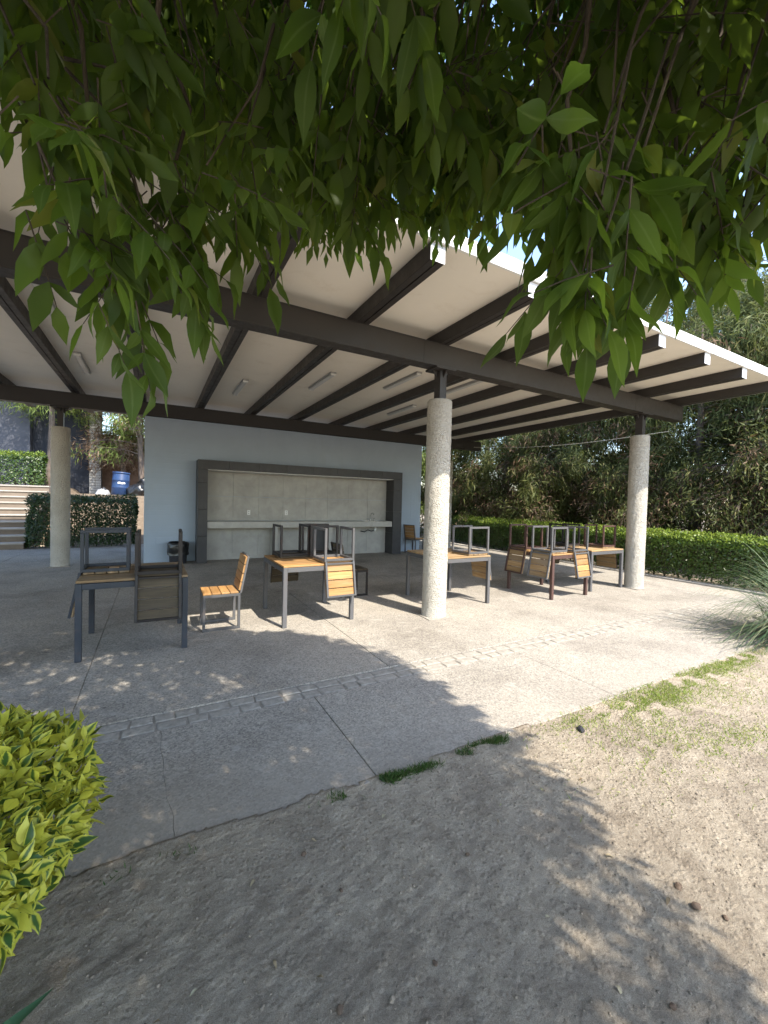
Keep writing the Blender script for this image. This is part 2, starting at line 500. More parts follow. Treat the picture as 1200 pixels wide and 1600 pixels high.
class B:
    """collects shapes into one bmesh"""
    def __init__(self):
        self.bm = bmesh.new()

    def box(self, lo, hi, bev=0.0, mtx=None):
        lo, hi = Vector(lo), Vector(hi)
        c, s = (lo + hi) / 2, hi - lo
        r = bmesh.ops.create_cube(self.bm, size=1.0)
        vs = r['verts']
        bmesh.ops.scale(self.bm, vec=s, verts=vs)
        bmesh.ops.translate(self.bm, vec=c, verts=vs)
        if bev > 0:
            es = list({e for v in vs for e in v.link_edges})
            rb = bmesh.ops.bevel(self.bm, geom=es, offset=bev, segments=1, affect='EDGES', profile=0.5)
            vs = list({v for f in rb['faces'] for v in f.verts})
            # all verts of this island
            seen, stack = set(vs), list(vs)
            while stack:
                v = stack.pop()
                for e in v.link_edges:
                    w = e.other_vert(v)
                    if w not in seen:
                        seen.add(w)
                        stack.append(w)
            vs = list(seen)
        if mtx is not None:
            bmesh.ops.transform(self.bm, matrix=mtx, verts=vs)
        return self

    def bar(self, p, q, w, h=None, bev=0.002, up=(0, 0, 1)):
        """square bar from p to q"""
        p, q = Vector(p), Vector(q)
        d = q - p
        L = d.length
        d.normalize()
        u = Vector(up)
        if abs(d.dot(u)) > 0.95:
            u = Vector((0, 1, 0))
        s = d.cross(u).normalized()
        u2 = s.cross(d)
        m = Matrix((s, u2, d)).transposed().to_4x4()
        m.translation = (p + q) / 2
        h = h or w
        self.box((-w / 2, -h / 2, -L / 2), (w / 2, h / 2, L / 2), bev, m)
        return self

    def prism(self, pts, z0, z1):
        n = len(pts)
        a = [self.bm.verts.new((x, y, z0)) for x, y in pts]
        b = [self.bm.verts.new((x, y, z1)) for x, y in pts]
        self.bm.faces.new(b)
        self.bm.faces.new(a[::-1])
        for i in range(n):
            j = (i + 1) % n
            self.bm.faces.new((a[i], a[j], b[j], b[i]))
        return self

    def tube(self, pts, radii, seg=8, cap=True):
        rings = []
        pts = [Vector(p) for p in pts]
        if not hasattr(radii, '__len__'):
            radii = [radii] * len(pts)
        for i, p in enumerate(pts):
            d = (pts[min(i + 1, len(pts) - 1)] - pts[max(i - 1, 0)]).normalized()
            u = Vector((0, 0, 1)) if abs(d.z) < 0.9 else Vector((1, 0, 0))
            s = d.cross(u).normalized()
            t = s.cross(d)
            rings.append([self.bm.verts.new(p + (s * math.cos(2 * math.pi * k / seg) + t * math.sin(2 * math.pi * k / seg)) * radii[i]) for k in range(seg)])
        for a, b in zip(rings[:-1], rings[1:]):
            for k in range(seg):
                j = (k + 1) % seg
                self.bm.faces.new((a[k], a[j], b[j], b[k]))
        if cap:
            self.bm.faces.new(rings[0][::-1])
            self.bm.faces.new(rings[-1])
        return self

    def lathe(self, prof, seg=24, centre=(0, 0)):
        rings = []
        for r, z in prof:
            rings.append([self.bm.verts.new((centre[0] + r * math.cos(2 * math.pi * k / seg), centre[1] + r * math.sin(2 * math.pi * k / seg), z)) for k in range(seg)])
        for a, b in zip(rings[:-1], rings[1:]):
            for k in range(seg):
                j = (k + 1) % seg
                self.bm.faces.new((a[k], a[j], b[j], b[k]))
        self.bm.faces.new(rings[0][::-1])
        self.bm.faces.new(rings[-1])
        return self

    def mesh(self, name, mat, smooth=False):
        bmesh.ops.recalc_face_normals(self.bm, faces=self.bm.faces)
        me = bpy.data.meshes.new(name)
        self.bm.to_mesh(me)
        self.bm.free()
        me.materials.append(mat)
        if smooth:
            for p in me.polygons:
                p.use_smooth = True
        return me

    def obj(self, name, mat, parent=None, loc=None, rot=None, smooth=False):
        return link(name, self.mesh(name, mat, smooth), parent, loc, rot)


def norm(a):
    return a / np.maximum(np.linalg.norm(a, axis=-1, keepdims=True), 1e-9)


def vnoise(x, y, z=0.0, seed=0):
    """cheap smooth pseudo noise, about -1..1"""
    r = np.random.default_rng(seed)
    v = 0
    for k in range(6):
        a = r.normal(size=3) * (1.0 + 0.5 * k)
        v = v + np.sin(a[0] * x + a[1] * y + a[2] * z + r.uniform(0, 6.28)) / (1 + 0.35 * k)
    return v / 2.6


LEAF_T = {
    # rows of (u, half width, fold rows); columns v = -1, 0, 1
    'hi': [0.0, 0.10, 0.26, 0.44, 0.62, 0.80, 1.0],
    'mid': [0.0, 0.22, 0.50, 0.78, 1.0],
    'lo': [0.0, 0.42, 1.0],
}


def leaf_profile(u, kind='ash'):
    if kind == 'ash':
        return np.where(u < 0.4, np.sin(np.pi / 2 * u / 0.4) ** 0.8, np.cos(np.pi / 2 * np.clip((u - 0.4) / 0.6, 0, 1)) ** 1.35)
    if kind == 'oval':
        return np.sin(np.pi * u ** 0.85) ** 0.75
    return np.where(u < 0.15, u / 0.15, 1 - (u - 0.15) / 0.85 * 0.95)


def leaf_arrays(base, d, nrm, length, width, bend, fold, quality='hi', kind='ash', sway=0.14):
    """vertex and quad arrays for N leaves; every row has three verts (left, rib, right)"""
    us = np.array(LEAF_T[quality])
    N = len(base)
    d = norm(d)
    side = norm(np.cross(d, nrm))
    nn = np.cross(side, d)
    prof = np.maximum(leaf_profile(us, kind), 0.0)
    prof[0] = 0.05
    prof[-1] = 0.0
    rows = []
    rim = []
    sw = np.sin(np.arange(N) * 12.9898 + base[:, 0] * 78.2) * sway
    cl = np.cos(np.arange(N) * 4.1414 + base[:, 1] * 37.7) * 0.10
    for u, w in zip(us, prof):
        c = base + d * (length * u)[:, None] - nn * (bend * length * u * u)[:, None] + side * (sw * length * u * u)[:, None] + nn * (cl * length * math.sin(5 * u))[:, None]
        off = side * (width * 0.5 * w)[:, None]
        lift = nn * (fold * width * 0.5 * w)[:, None]
        rows.append(np.stack([c - off + lift, c, c + off + lift], 1))
        rim.append([1.0, 0.0, 1.0])
    V = np.stack(rows, 1).reshape(N, -1, 3)
    nv = V.shape[1]
    fs = []
    for r in range(len(us) - 1):
        a = r * 3
        fs += [(a, a + 1, a + 4, a + 3), (a + 1, a + 2, a + 5, a + 4)]
    F = np.array(fs, dtype=np.int64)
    Fall = (F[None] + (np.arange(N) * nv)[:, None, None]).reshape(-1, 4)
    return V, F, Fall, np.tile(np.array(rim).ravel(), N)


def flat_leaves(base, d, nrm, length, width, bend, fold, two):
    N = len(base)
    d = norm(d)
    side = norm(np.cross(d, nrm))
    nn = np.cross(side, d)
    tip = base + d * length[:, None] - nn * (bend * length)[:, None]
    m = base + d * (length * 0.42)[:, None] - nn * (bend * length * 0.18)[:, None]
    off = side * (width * 0.5)[:, None]
    lift = nn * (fold * width * 0.5)[:, None]
    if two:
        V = np.stack([base, m - off + lift, m, m + off + lift, tip], 1)
        F = np.array([(0, 2, 4, 1), (0, 3, 4, 2)])
        rim = np.tile([0, 1, 0, 1, 0.5], N)
    else:
        V = np.stack([base, m - off, tip, m + off], 1)
        F = np.array([(0, 3, 2, 1)])
        rim = np.tile([0, 1, 0.5, 1], N)
    nv = V.shape[1]
    return V, (F[None] + (np.arange(N) * nv)[:, None, None]).reshape(-1, 4), rim


def leaf_mesh(name, mat, base, d, nrm, length, width, bend, fold, quality='lo', kind='ash', smooth=False):
    if quality in ('flat', 'two'):
        V, Fall, rim = flat_leaves(base, d, nrm, length, width, bend, fold, quality == 'two')
        return np_mesh(name, V.reshape(-1, 3), Fall, mat, smooth, rim)
    V, F, Fall, rim = leaf_arrays(base, d, nrm, length, width, bend, fold, quality, kind)
    return np_mesh(name, V.reshape(-1, 3), Fall, mat, smooth, rim)


def leaf_objects(name, mat, parent, origin, base, d, nrm, length, width, bend, fold, kind='ash'):
    V, F, _, rim = leaf_arrays(base, d, nrm, length, width, bend, fold, 'hi', kind)
    for i in range(len(base)):
        b = base[i]
        me = np_mesh(name, V[i] - b, F, mat, True, rim[:V.shape[1]])
        link(name, me, parent, Vector(b) - Vector(origin))


def rand_dirs(n, up_bias=0.0):
    v = RNG.normal(size=(n, 3))
    v[:, 2] += up_bias
    return norm(v)


# ------------------------------------------------------------------ ground
def geo(a, b, step):
    return np.arange(a, b, step)


def grow(start, sign, first, ratio, limit):
    out, s, x = [], first, start
    while abs(x) < limit:
        x = x + sign * s
        out.append(x)
        s *= ratio
    return np.array(out)


gx = np.concatenate([grow(-0.9, -1, 0.03, 1.25, 400)[::-1], geo(-0.9, 3.4, 0.015), geo(3.4, 7.0, 0.04), grow(7.0, 1, 0.06, 1.25, 400)])
gy = np.concatenate([grow(0.25, -1, 0.03, 1.3, 400)[::-1], geo(0.25, 2.12, 0.014), grow(2.12, 1, 0.05, 1.3, 400)])
GX, GY = np.meshgrid(gx, gy)


def dirt_z(x, y):
    z = 0.010 * vnoise(x * 1.6, y * 1.6, 0, 1) + 0.006 * vnoise(x * 6, y * 6, 0, 2) + 0.0035 * vnoise(x * 17, y * 17, 0, 3) + 0.002 * vnoise(x * 45, y * 45, 0, 4)
    z = np.clip(z, -0.03, 0.03) - 0.006
    edge = 1.96 + 0.012 * vnoise(x * 3, y * 0, 0, 5)
    z = np.where(y > edge - 0.35, z * 0.5 - 0.004 + 0.006 * np.clip((y - edge + 0.35) / 0.35, 0, 1), z)
    # soil washed a little way over the slabs at the shaded end
    wash = np.clip((1.0 - x) / 0.3, 0, 1) * np.clip(0.055 + 0.05 * vnoise(x * 4, 0 * x, 0, 6) + 0.018 * vnoise(x * 17, 0 * x, 0, 7), 0, 0.13)
    z = np.where((y > 1.94) & (wash > 0.005), 0.0042 + 0.0012 * vnoise(x * 30, y * 30, 0, 8), z)
    under = (y > np.where(wash > 0.005, 1.965 + wash, 2.0))
    z = np.where(under, np.where(x < 9.4, -0.22, -0.05), z)
    z = np.where(np.hypot(x, y) > 40, np.minimum(z, -0.02), z)
    return z


GZ = dirt_z(GX, GY)
near = (GX > -1) & (GX < 3.6) & (GY > 0.2) & (GY < 1.97)
GZ = GZ + near * RNG.normal(scale=0.0012, size=GZ.shape)
ny, nx = GX.shape
idx = np.arange(ny * nx).reshape(ny, nx)
GF = np.stack([idx[:-1, :-1], idx[:-1, 1:], idx[1:, 1:], idx[1:, :-1]], -1).reshape(-1, 4)
ground = link('ground', np_mesh('ground', np.stack([GX, GY, GZ], -1).reshape(-1, 3), GF, MT['dirt'], True))
tag(ground, 'bare dry brown soil in front of the patio', 'ground', kind='structure')

# ------------------------------------------------------------------ patio: base, slabs, setts
patio = B().box((-9.0, 1.985, -0.18), (9.72, 14.9, -0.014)).obj('patio', MT['joint'])
tag(patio, 'grey concrete patio with a band of setts', 'patio', kind='structure')


def slab(pts, dz=0.0):
    b = B().prism(pts, -0.10, dz)
    top = [f for f in b.bm.faces if f.normal.z > 0.5 or f.calc_center_median().z > dz - 1e-5]
    es = list({e for f in top for e in f.edges})
    bmesh.ops.bevel(b.bm, geom=es, offset=0.004, segments=1, affect='EDGES', profile=0.5)
    return b.obj('slab', MT['floor'], patio)


G = 0.0022
front_x = [-9.0, -6.2, -3.7, -1.15, 1.105, 3.32, 5.55, 7.75, 9.72]
y0, y1 = 1.95, 3.03
for a, b_ in zip(front_x[:-1], front_x[1:]):
    dz = random.uniform(-0.002, 0.002)
    if a < 0 < b_:
        cr_pts = [(0.045, 3.03 - G), (0.05, 2.95), (0.042, 2.80), (0.058, 2.66), (0.052, 2.55), (0.064, 2.42), (0.060, 2.33), (0.080, 2.25), (0.096, 2.18), (0.088, 2.10), (0.094, 2.02), (0.09, y0)]
        slab([(a + G, y0)] + [(x - 0.0009, y) for x, y in cr_pts[::-1]] + [(a + G, y1 - G)], dz)
        slab([(b_ - G, y0), (b_ - G, y1 - G)] + [(x + 0.0009, y) for x, y in cr_pts], dz + 0.001)
    else:
        slab([(a + G, y0), (b_ - G, y0), (b_ - G, y1 - G), (a + G, y1 - G)], dz)
back_x = [-9.0, -5.3, -2.9, -0.495, 1.93, 4.15, 6.45, 8.75, 9.72]
back_y = [3.265, 8.15, 11.6, 14.9]
for a, b_ in zip(back_x[:-1], back_x[1:]):
    for c, d_ in zip(back_y[:-1], back_y[1:]):
        slab([(a + G, c + G), (b_ - G, c + G), (b_ - G, d_ - G), (a + G, d_ - G)], random.uniform(-0.002, 0.002))

# band of worn setts set in mortar
B().box((-6.0, 3.032, -0.10), (9.70, 3.263, -0.009)).obj('mortar_bed', MT['mortar'], patio)
for row, (ya, yb) in enumerate(((3.04, 3.143), (3.152, 3.255))):
    x = -0.75 + row * 0.07
    while x < 9.5:
        w = random.uniform(0.13, 0.23)
        j = lambda s=0.007: random.uniform(-s, s)
        pts = [(x + 0.006 + j(), ya + 0.003 + j(0.004)), (x + w - 0.006 + j(), ya + 0.003 + j(0.004)), (x + w - 0.006 + j(), yb - 0.003 + j(0.004)), (x + 0.006 + j(), yb - 0.003 + j(0.004))]
        b = B().prism(pts, -0.06, random.uniform(-0.004, 0.0005))
        es = [e for e in b.bm.edges if all(v.co.z > -0.03 for v in e.verts)]
        bmesh.ops.bevel(b.bm, geom=es, offset=0.010, segments=2, affect='EDGES', profile=0.5)
        b.obj('sett', MT['sett'], patio)
        x += w

# kerb at the right edge of the patio, in front of the hedge
kerb = empty('kerb')
tag(kerb, 'low pale concrete kerb along the foot of the long hedge', 'kerb', kind='structure')
ky = 2.6
while ky < 14.0:
    B().box((9.735, ky + 0.004, -0.2), (9.90, ky + 0.996, 0.035), 0.008).obj('kerb_stone', MT['kerb'], kerb)
    ky += 1.0

# ------------------------------------------------------------------ pavilion
pav = empty('pavilion', (3.3, 4.52, 0))
PO = Vector((3.3, 4.52, 0))
tag(pav, 'open pavilion with white flat roof, charcoal steel beams and round rough columns', 'pavilion')


def pobj(b, name, mat, parent=pav, smooth=False):
    o = b.obj(name, mat, parent, smooth=smooth)
    if parent is pav:
        o.location = -PO
    return o


RX0, RX1 = -8.4, 10.05
for ya_, yb_ in ((2.955, 5.55), (5.554, 8.15), (8.154, 10.95), (10.954, 13.2)):  # rear edge pushed back so the roof shades the lower stairs
    pobj(B().box((RX0 + 0.02, ya_, 3.795), (RX1 - 0.02, yb_, 3.90), 0.0), 'ceiling_panel', MT['ceil'])
f_b = B()
f_b.box((RX0, 2.925, 3.790), (RX1, 2.953, 3.925), 0.004)
f_b.box((RX0, 13.202, 3.790), (RX1, 13.23, 3.925), 0.004)
f_b.box((RX0 - 0.03, 2.925, 3.790), (RX0 - 0.002, 13.23, 3.925), 0.004)
f_b.box((RX1 + 0.002, 2.925, 3.790), (RX1 + 0.03, 13.23, 3.925), 0.004)
pobj(f_b, 'roof_edge', MT['fascia'])
pobj(B().box((RX0, 2.955, 3.902), (RX1, 13.2, 3.915)), 'roof_top', MT['fascia'])


def girder(y, x0, x1, z0=3.35, z1=3.632):
    b = B()
    b.box((x0, y - 0.085, z0), (x1, y - 0.077, z1), 0.0)               # webs of a welded box
    b.box((x0, y + 0.077, z0), (x1, y + 0.085, z1), 0.0)
    b.box((x0 - 0.004, y - 0.10, z0 - 0.012), (x1 + 0.004, y + 0.10, z0 + 0.003), 0.002)
    b.box((x0 - 0.004, y - 0.10, z1 - 0.003), (x1 + 0.004, y + 0.10, z1 + 0.003), 0.001)
    b.box((x1 - 0.012, y - 0.0765, z0 + 0.004), (x1 - 0.002, y + 0.0765, z1 - 0.004), 0.0)
    for xs in (-4.0, 0.55, 3.0, 7.75):
        b.box((xs, y - 0.0885, z0 + 0.004), (xs + 0.006, y - 0.0845, z1 - 0.004))
    return pobj(b, 'girder', MT['steel'])


girder(4.51, -8.3, 9.43)
girder(10.79, -8.3, 9.72)

rx = 3.32 - 1.197 * 9
k = 0
while rx < 9.6:
    b = B()
    ya, yb = 2.962, 13.1
    # two cold-formed channels set face to face, a dark slot between them
    b.box((rx - 0.076, ya, 3.637), (rx - 0.005, yb, 3.793), 0.003)
    b.box((rx + 0.005, ya, 3.637), (rx + 0.076, yb, 3.793), 0.003)
    b.box((rx - 0.004, ya + 0.01, 3.65), (rx + 0.004, yb - 0.01, 3.79))
    r_o = pobj(b, 'rafter', MT['steel'])
    B().box((rx - 0.078, ya - 0.006, 3.634), (rx + 0.078, ya - 0.001, 3.790), 0.001).obj('end_plate', MT['endplate'], r_o)  # pale plate colour also takes in the sun on the rafter ends
    rx += 1.197
    k += 1


def column(x, y):
    root = None
    # rough rendered shaft
    nseg, nz = 56, 150
    th = np.linspace(0, 2 * np.pi, nseg, endpoint=False)
    zz = np.linspace(0.0, 2.92, nz)
    T, Z = np.meshgrid(th, zz)
    R = 0.165 + 0.0022 * vnoise(np.cos(T) * 9, np.sin(T) * 9, Z * 9, 11) + 0.0018 * vnoise(np.cos(T) * 22, np.sin(T) * 22, Z * 30, 12) + RNG.normal(scale=0.0011, size=T.shape)
    R = R + 0.006 * np.clip((0.05 - Z) / 0.05, 0, 1)
    R[-1] -= 0.012
    V = np.stack([x + R * np.cos(T), y + R * np.sin(T), Z], -1).reshape(-1, 3)
    ii = np.arange(nseg * nz).reshape(nz, nseg)
    j2 = np.roll(ii, -1, axis=1)
    F = np.stack([ii[:-1], j2[:-1], j2[1:], ii[1:]], -1).reshape(-1, 4)
    V = np.concatenate([V, [[x, y, 2.925]]])
    top = ii[-1]
    F = np.concatenate([F, np.stack([top, np.roll(top, -1), np.full(nseg, len(V) - 1), np.full(nseg, len(V) - 1)], -1)])
    me = bpy.data.meshes.new('column')
    me.from_pydata(V.tolist(), [], [tuple(dict.fromkeys(f)) for f in F.tolist()])
    me.materials.append(MT['column'])
    for p in me.polygons:
        p.use_smooth = True
    c = link('column', me, pav, -PO)
    b = B()
    b.box((x - 0.05, y - 0.065, 2.926), (x + 0.05, y - 0.055, 3.31))
    b.box((x - 0.05, y + 0.055, 2.926), (x + 0.05, y + 0.065, 3.31))
    b.box((x - 0.052, y - 0.067, 2.927), (x - 0.044, y + 0.067, 3.309))
    b.box((x + 0.044, y - 0.067, 2.927), (x + 0.052, y + 0.067, 3.309))
    b.obj('steel_post', MT['steel'], c)
    b = B().box((x - 0.16, y - 0.13, 3.311), (x + 0.16, y + 0.13, 3.336), 0.002)
    b.obj('cap_plate', MT['steel'], c)
    for sx_, sy_ in ((1, 0), (-1, 0), (0, 1), (0, -1)):
        g = B()
        r0 = 0.053 if sx_ else 0.068
        pr = [(r0, 3.309), (r0 + 0.075, 3.309), (r0, 3.215)]
        vs = []
        for w in (-0.004, 0.004):
            vs.append([g.bm.verts.new((x + sx_ * r + sy_ * w, y + sy_ * r + sx_ * w, z)) for r, z in pr])
        g.bm.faces.new(vs[0])
        g.bm.faces.new(vs[1][::-1])
        for i in range(3):
            j = (i + 1) % 3
            g.bm.faces.new((vs[0][i], vs[0][j], vs[1][j], vs[1][i]))
        g.obj('gusset', MT['steel'], c)
    m = random.uniform(-0.01, 0.01)
    b = B().prism([(x - 0.20 + m, y - 0.19), (x + 0.19, y - 0.20 + m), (x + 0.20, y + 0.19), (x - 0.19, y + 0.20)], 0.003, 0.012)
    b.obj('footing', MT['sett'], c)
    return c


for cx_, cy_ in ((3.345, 4.52), (8.10, 4.52), (-1.45, 4.52), (-6.2, 4.52), (-1.74, 10.86), (8.44, 10.86), (-6.4, 10.86)):
    column(cx_, cy_)

# fluorescent fittings under the ceiling
LIGHT_LABEL = ['tube light near the back girder in the bay closest to the shaded box hedge', 'tube light near the back girder in the bay over the bagged bin',
               'tube light in the bay over the dark upright chair behind the three chair table', 'tube light in the bay over the table with a single upturned chair',
               'tube light near the back girder in the bay over the faucet', 'tube light near the front girder in the bay closest to the shaded box hedge',
               'tube light near the front girder in the bay before the rusty table']
for i, (lx, ya, yb) in enumerate(((-1.11, 8.15, 9.37), (1.48, 8.15, 9.37), (2.72, 6.80, 8.02), (3.96, 5.95, 7.17), (5.21, 8.0, 9.22), (-1.12, 5.45, 6.67), (5.11, 5.50, 6.72))):
    t_ = empty('ceiling_light', (lx, (ya + yb) / 2, 3.79))
    tag(t_, LIGHT_LABEL[i], 'light', 'tube lights under the pavilion ceiling')
    L = (yb - ya) / 2
    B().box((-0.055, -L, -0.022), (0.055, L, 0.003), 0.004).obj('housing', MT['lampbody'], t_)
    B().box((-0.042, -L + 0.03, -0.052), (0.042, L - 0.03, -0.023), 0.012).obj('diffuser', MT['lampdiff'], t_)
    for s in (-1, 1):
        B().box((-0.047, s * (L - 0.028) - 0.014, -0.056), (0.047, s * (L - 0.028) + 0.014, -0.0225), 0.003).obj('end_cap', MT['white'], t_)

# thin cable slung under the right part of the roof
pts = []
for i in range(25):
    u = i / 24
    pts.append((10.9 - 1.7 * u, 5.4 + 6.0 * u, 3.42 - 0.30 * math.sin(math.pi * u) * 0.6 + 0.1 * u))
cable = B().tube(pts, 0.006, 5).obj('cable', MT['cable'])
tag(cable, 'thin pale cable slung between the roof corner and the trees', 'cable')

# ------------------------------------------------------------------ blue wall with niche counter
wall = empty('blue_wall', (3.5, 10.85, 0))
WO = Vector((3.5, 10.85, 0))
tag(wall, 'plain blue grey painted wall closing the back of the pavilion', 'wall')


def wobj(b, name, mat, root=wall, off=WO):
    o = b.obj(name, mat, root)
    o.location = -off
    return o


wobj(B().box((-0.22, 10.75, -0.01), (7.32, 10.98, 3.33), 0.004), 'wall_body', MT['bluewall'])
wobj(B().box((0.02, 10.744, 0.42), (0.36, 10.752, 0.57), 0.003), 'cover_plate', MT['bluewall'])
wobj(B().box((6.95, 10.744, 1.00), (7.12, 10.752, 1.85), 0.003), 'cover_plate', MT['bluewall'])

niche = empty('counter_niche', (3.6, 10.5, 0))
NO = Vector((3.6, 10.5, 0))
tag(niche, 'dark tiled portal framing a concrete counter against the blue wall', 'counter')
nobj = lambda b, name, mat: wobj(b, name, mat, niche, NO)
NY0, NY1 = 10.30, 10.748
# tiled jambs and lintel, tile by tile
zt = [0.0, 0.62, 1.24, 1.86, 2.178]
for xa, xb in ((0.845, 1.062), (6.06, 6.352)):
    for za, zb in zip(zt[:-1], zt[1:]):
        nobj(B().box((xa, NY0, za + 0.002), (xb, NY1, zb - 0.002), 0.003), 'tile', MT['darktile'])
xt = [0.845] + [0.845 + 0.688 * i for i in range(1, 8)] + [6.352]
for xa, xb in zip(xt[:-1], xt[1:]):
    nobj(B().box((xa + 0.002, NY0, 2.18), (xb - 0.002, NY1, 2.395), 0.003), 'tile', MT['darktile'])
nobj(B().box((1.064, NY0 + 0.03, 2.166), (6.058, NY1, 2.1785)), 'soffit', MT['fascia'])
for i in range(8):
    xa = 1.064 + i * 0.6243
    for za, zb in ((0.0, 0.80), (0.962, 1.56), (1.564, 2.164)):
        nobj(B().box((xa + 0.0015, 10.728, za + 0.002), (xa + 0.6228, 10.749, zb - 0.002), 0.002), 'back_tile', MT['nichetile'])
nobj(B().box((1.066, 10.335, 0.800), (6.056, 10.727, 0.958), 0.006), 'countertop', MT['counter'])
nobj(B().box((2.62, 10.36, 0.0), (2.72, 10.726, 0.798), 0.004), 'counter_support', MT['counter'])
nobj(B().box((4.10, 10.36, 0.0), (4.20, 10.726, 0.798), 0.004), 'counter_support', MT['counter'])
nobj(B().box((3.74, 10.60, 0.12), (4.08, 10.724, 0.79), 0.004), 'dark_panel', MT['darktile'])  # plain dark panel under the counter, next to a support
# sink rim and waste pipes belong to the counter
sb = B()
sb.box((5.18, 10.40, 0.9585), (5.62, 10.43, 0.966))
sb.box((5.18, 10.64, 0.9585), (5.62, 10.67, 0.966))
sb.box((5.18, 10.4305, 0.9585), (5.21, 10.6395, 0.966))
sb.box((5.59, 10.4305, 0.9585), (5.62, 10.6395, 0.966))
nobj(sb, 'sink_rim', MT['chrome'])
nobj(B().tube([(5.62, 10.55, 0.80), (5.62, 10.55, 0.72), (5.60, 10.55, 0.66)], 0.026, 10), 'trap_cup', MT['white'])
nobj(B().tube([(5.58, 10.56, 0.69), (5.50, 10.58, 0.66), (5.40, 10.60, 0.70), (5.30, 10.62, 0.64), (5.22, 10.70, 0.66)], 0.014, 8), 'waste_pipe', MT['rubbish'])

fau = empty('faucet', (5.50, 10.64, 0.967))
tag(fau, 'chrome gooseneck faucet standing on the concrete counter', 'faucet')
B().lathe([(0.028, 0), (0.028, 0.012), (0.016, 0.02), (0.014, 0.05)], 12).obj('faucet_base', MT['chrome'], fau)
B().tube([(0, 0, 0.05), (0, 0, 0.15), (0.005, -0.02, 0.20), (0.02, -0.07, 0.225), (0.03, -0.12, 0.20), (0.032, -0.13, 0.17)], 0.010, 8).obj('spout', MT['chrome'], fau, smooth=True)
for s in (-1, 1):
    B().tube([(s * 0.09, 0, 0), (s * 0.09, 0, 0.05), (s * 0.13, -0.02, 0.065)], 0.011, 8).obj('handle', MT['chrome'], fau, smooth=True)

for i, ox in enumerate((2.07, 3.03)):
    o = empty('power_outlet', (ox, 10.7265, 1.17))
    tag(o, ('white power outlet over the counter, closer to the bagged bin' if i == 0 else 'white power outlet over the counter, closer to the faucet'), 'outlet', 'outlets above the counter')
    B().box((-0.037, -0.008, -0.06), (0.037, 0.0, 0.06), 0.003).obj('face_plate', MT['white'], o)
    for zz_ in (-0.025, 0.025):
        B().box((-0.014, -0.0105, zz_ - 0.014), (0.014, -0.0085, zz_ + 0.014), 0.001).obj('socket', MT['lampbody'], o)

# bin with a black bag beside the niche
binr = empty('trash_bin', (0.47, 10.48, 0))
tag(binr, 'small bin lined with a black bag at the foot of the blue wall', 'bin')
B().lathe([(0.17, 0.0), (0.175, 0.01), (0.20, 0.40), (0.205, 0.41), (0.19, 0.412)], 20).obj('bin_body', MT['rubbish'], binr, smooth=True)
T, Z = np.meshgrid(np.linspace(0, 2 * np.pi, 40, endpoint=False), np.linspace(0, 1, 14))
R = 0.222 + 0.012 * vnoise(np.cos(T) * 5, np.sin(T) * 5, Z * 5, 21) - 0.05 * np.clip(Z - 0.85, 0, 1) * 4
V = np.stack([R * np.cos(T), R * np.sin(T), 0.20 + 0.29 * Z + 0.012 * vnoise(T * 3, Z * 4, 0, 22)], -1).reshape(-1, 3)
ii = np.arange(V.shape[0]).reshape(14, 40)
j2 = np.roll(ii, -1, axis=1)
bag = link('bag', np_mesh('bag', V, np.stack([ii[:-1], j2[:-1], j2[1:], ii[1:]], -1).reshape(-1, 4), MT['blackbag'], True), binr)

# ------------------------------------------------------------------ tables
def make_table(sx, sy, metal, wood):
    parts = []
    lw = 0.052
    hx, hy = sx / 2, sy / 2
    for a in (-1, 1):
        for c in (-1, 1):
            parts.append(('leg', B().box((a * hx - (lw if a > 0 else 0), c * hy - (lw if c > 0 else 0), 0), (a * hx + (0 if a > 0 else lw), c * hy + (0 if c > 0 else lw), 0.722), 0.004).mesh('leg', metal), None))
    b = B()
    b.box((-hx + lw + 0.0005, -hy, 0.665), (hx - lw - 0.0005, -hy + 0.05, 0.720), 0.003)
    b.box((-hx + lw + 0.0005, hy - 0.05, 0.665), (hx - lw - 0.0005, hy, 0.720), 0.003)
    b.box((-hx, -hy + lw + 0.0005, 0.665), (-hx + 0.05, hy - lw - 0.0005, 0.720), 0.003)
    b.box((hx - 0.05, -hy + lw + 0.0005, 0.665), (hx, hy - lw - 0.0005, 0.720), 0.003)
    b.box((-0.025, -hy + 0.051, 0.670), (0.025, hy - 0.051, 0.715), 0.003)
    parts.append(('apron', b.mesh('apron', metal), None))
    n = 8
    pw = (sy - 0.004) / n
    pm = B().box((-hx + 0.003, -pw / 2 + 0.003, 0.0), (hx - 0.003, pw / 2 - 0.003, 0.024), 0.004).mesh('plank', wood)
    for i in range(n):
        parts.append(('plank', pm, (random.uniform(-0.002, 0.002), -sy / 2 + 0.002 + pw * (i + 0.5), 0.7235 + random.uniform(0, 0.0015))))
    return parts


def place(name, parts, loc, mtx_rot, label, cat, group):
    root = empty(name, loc)
    root.rotation_euler = mtx_rot
    tag(root, label, cat, group)
    for nm, me, l in parts:
        link(nm, me, root, l)
    return root


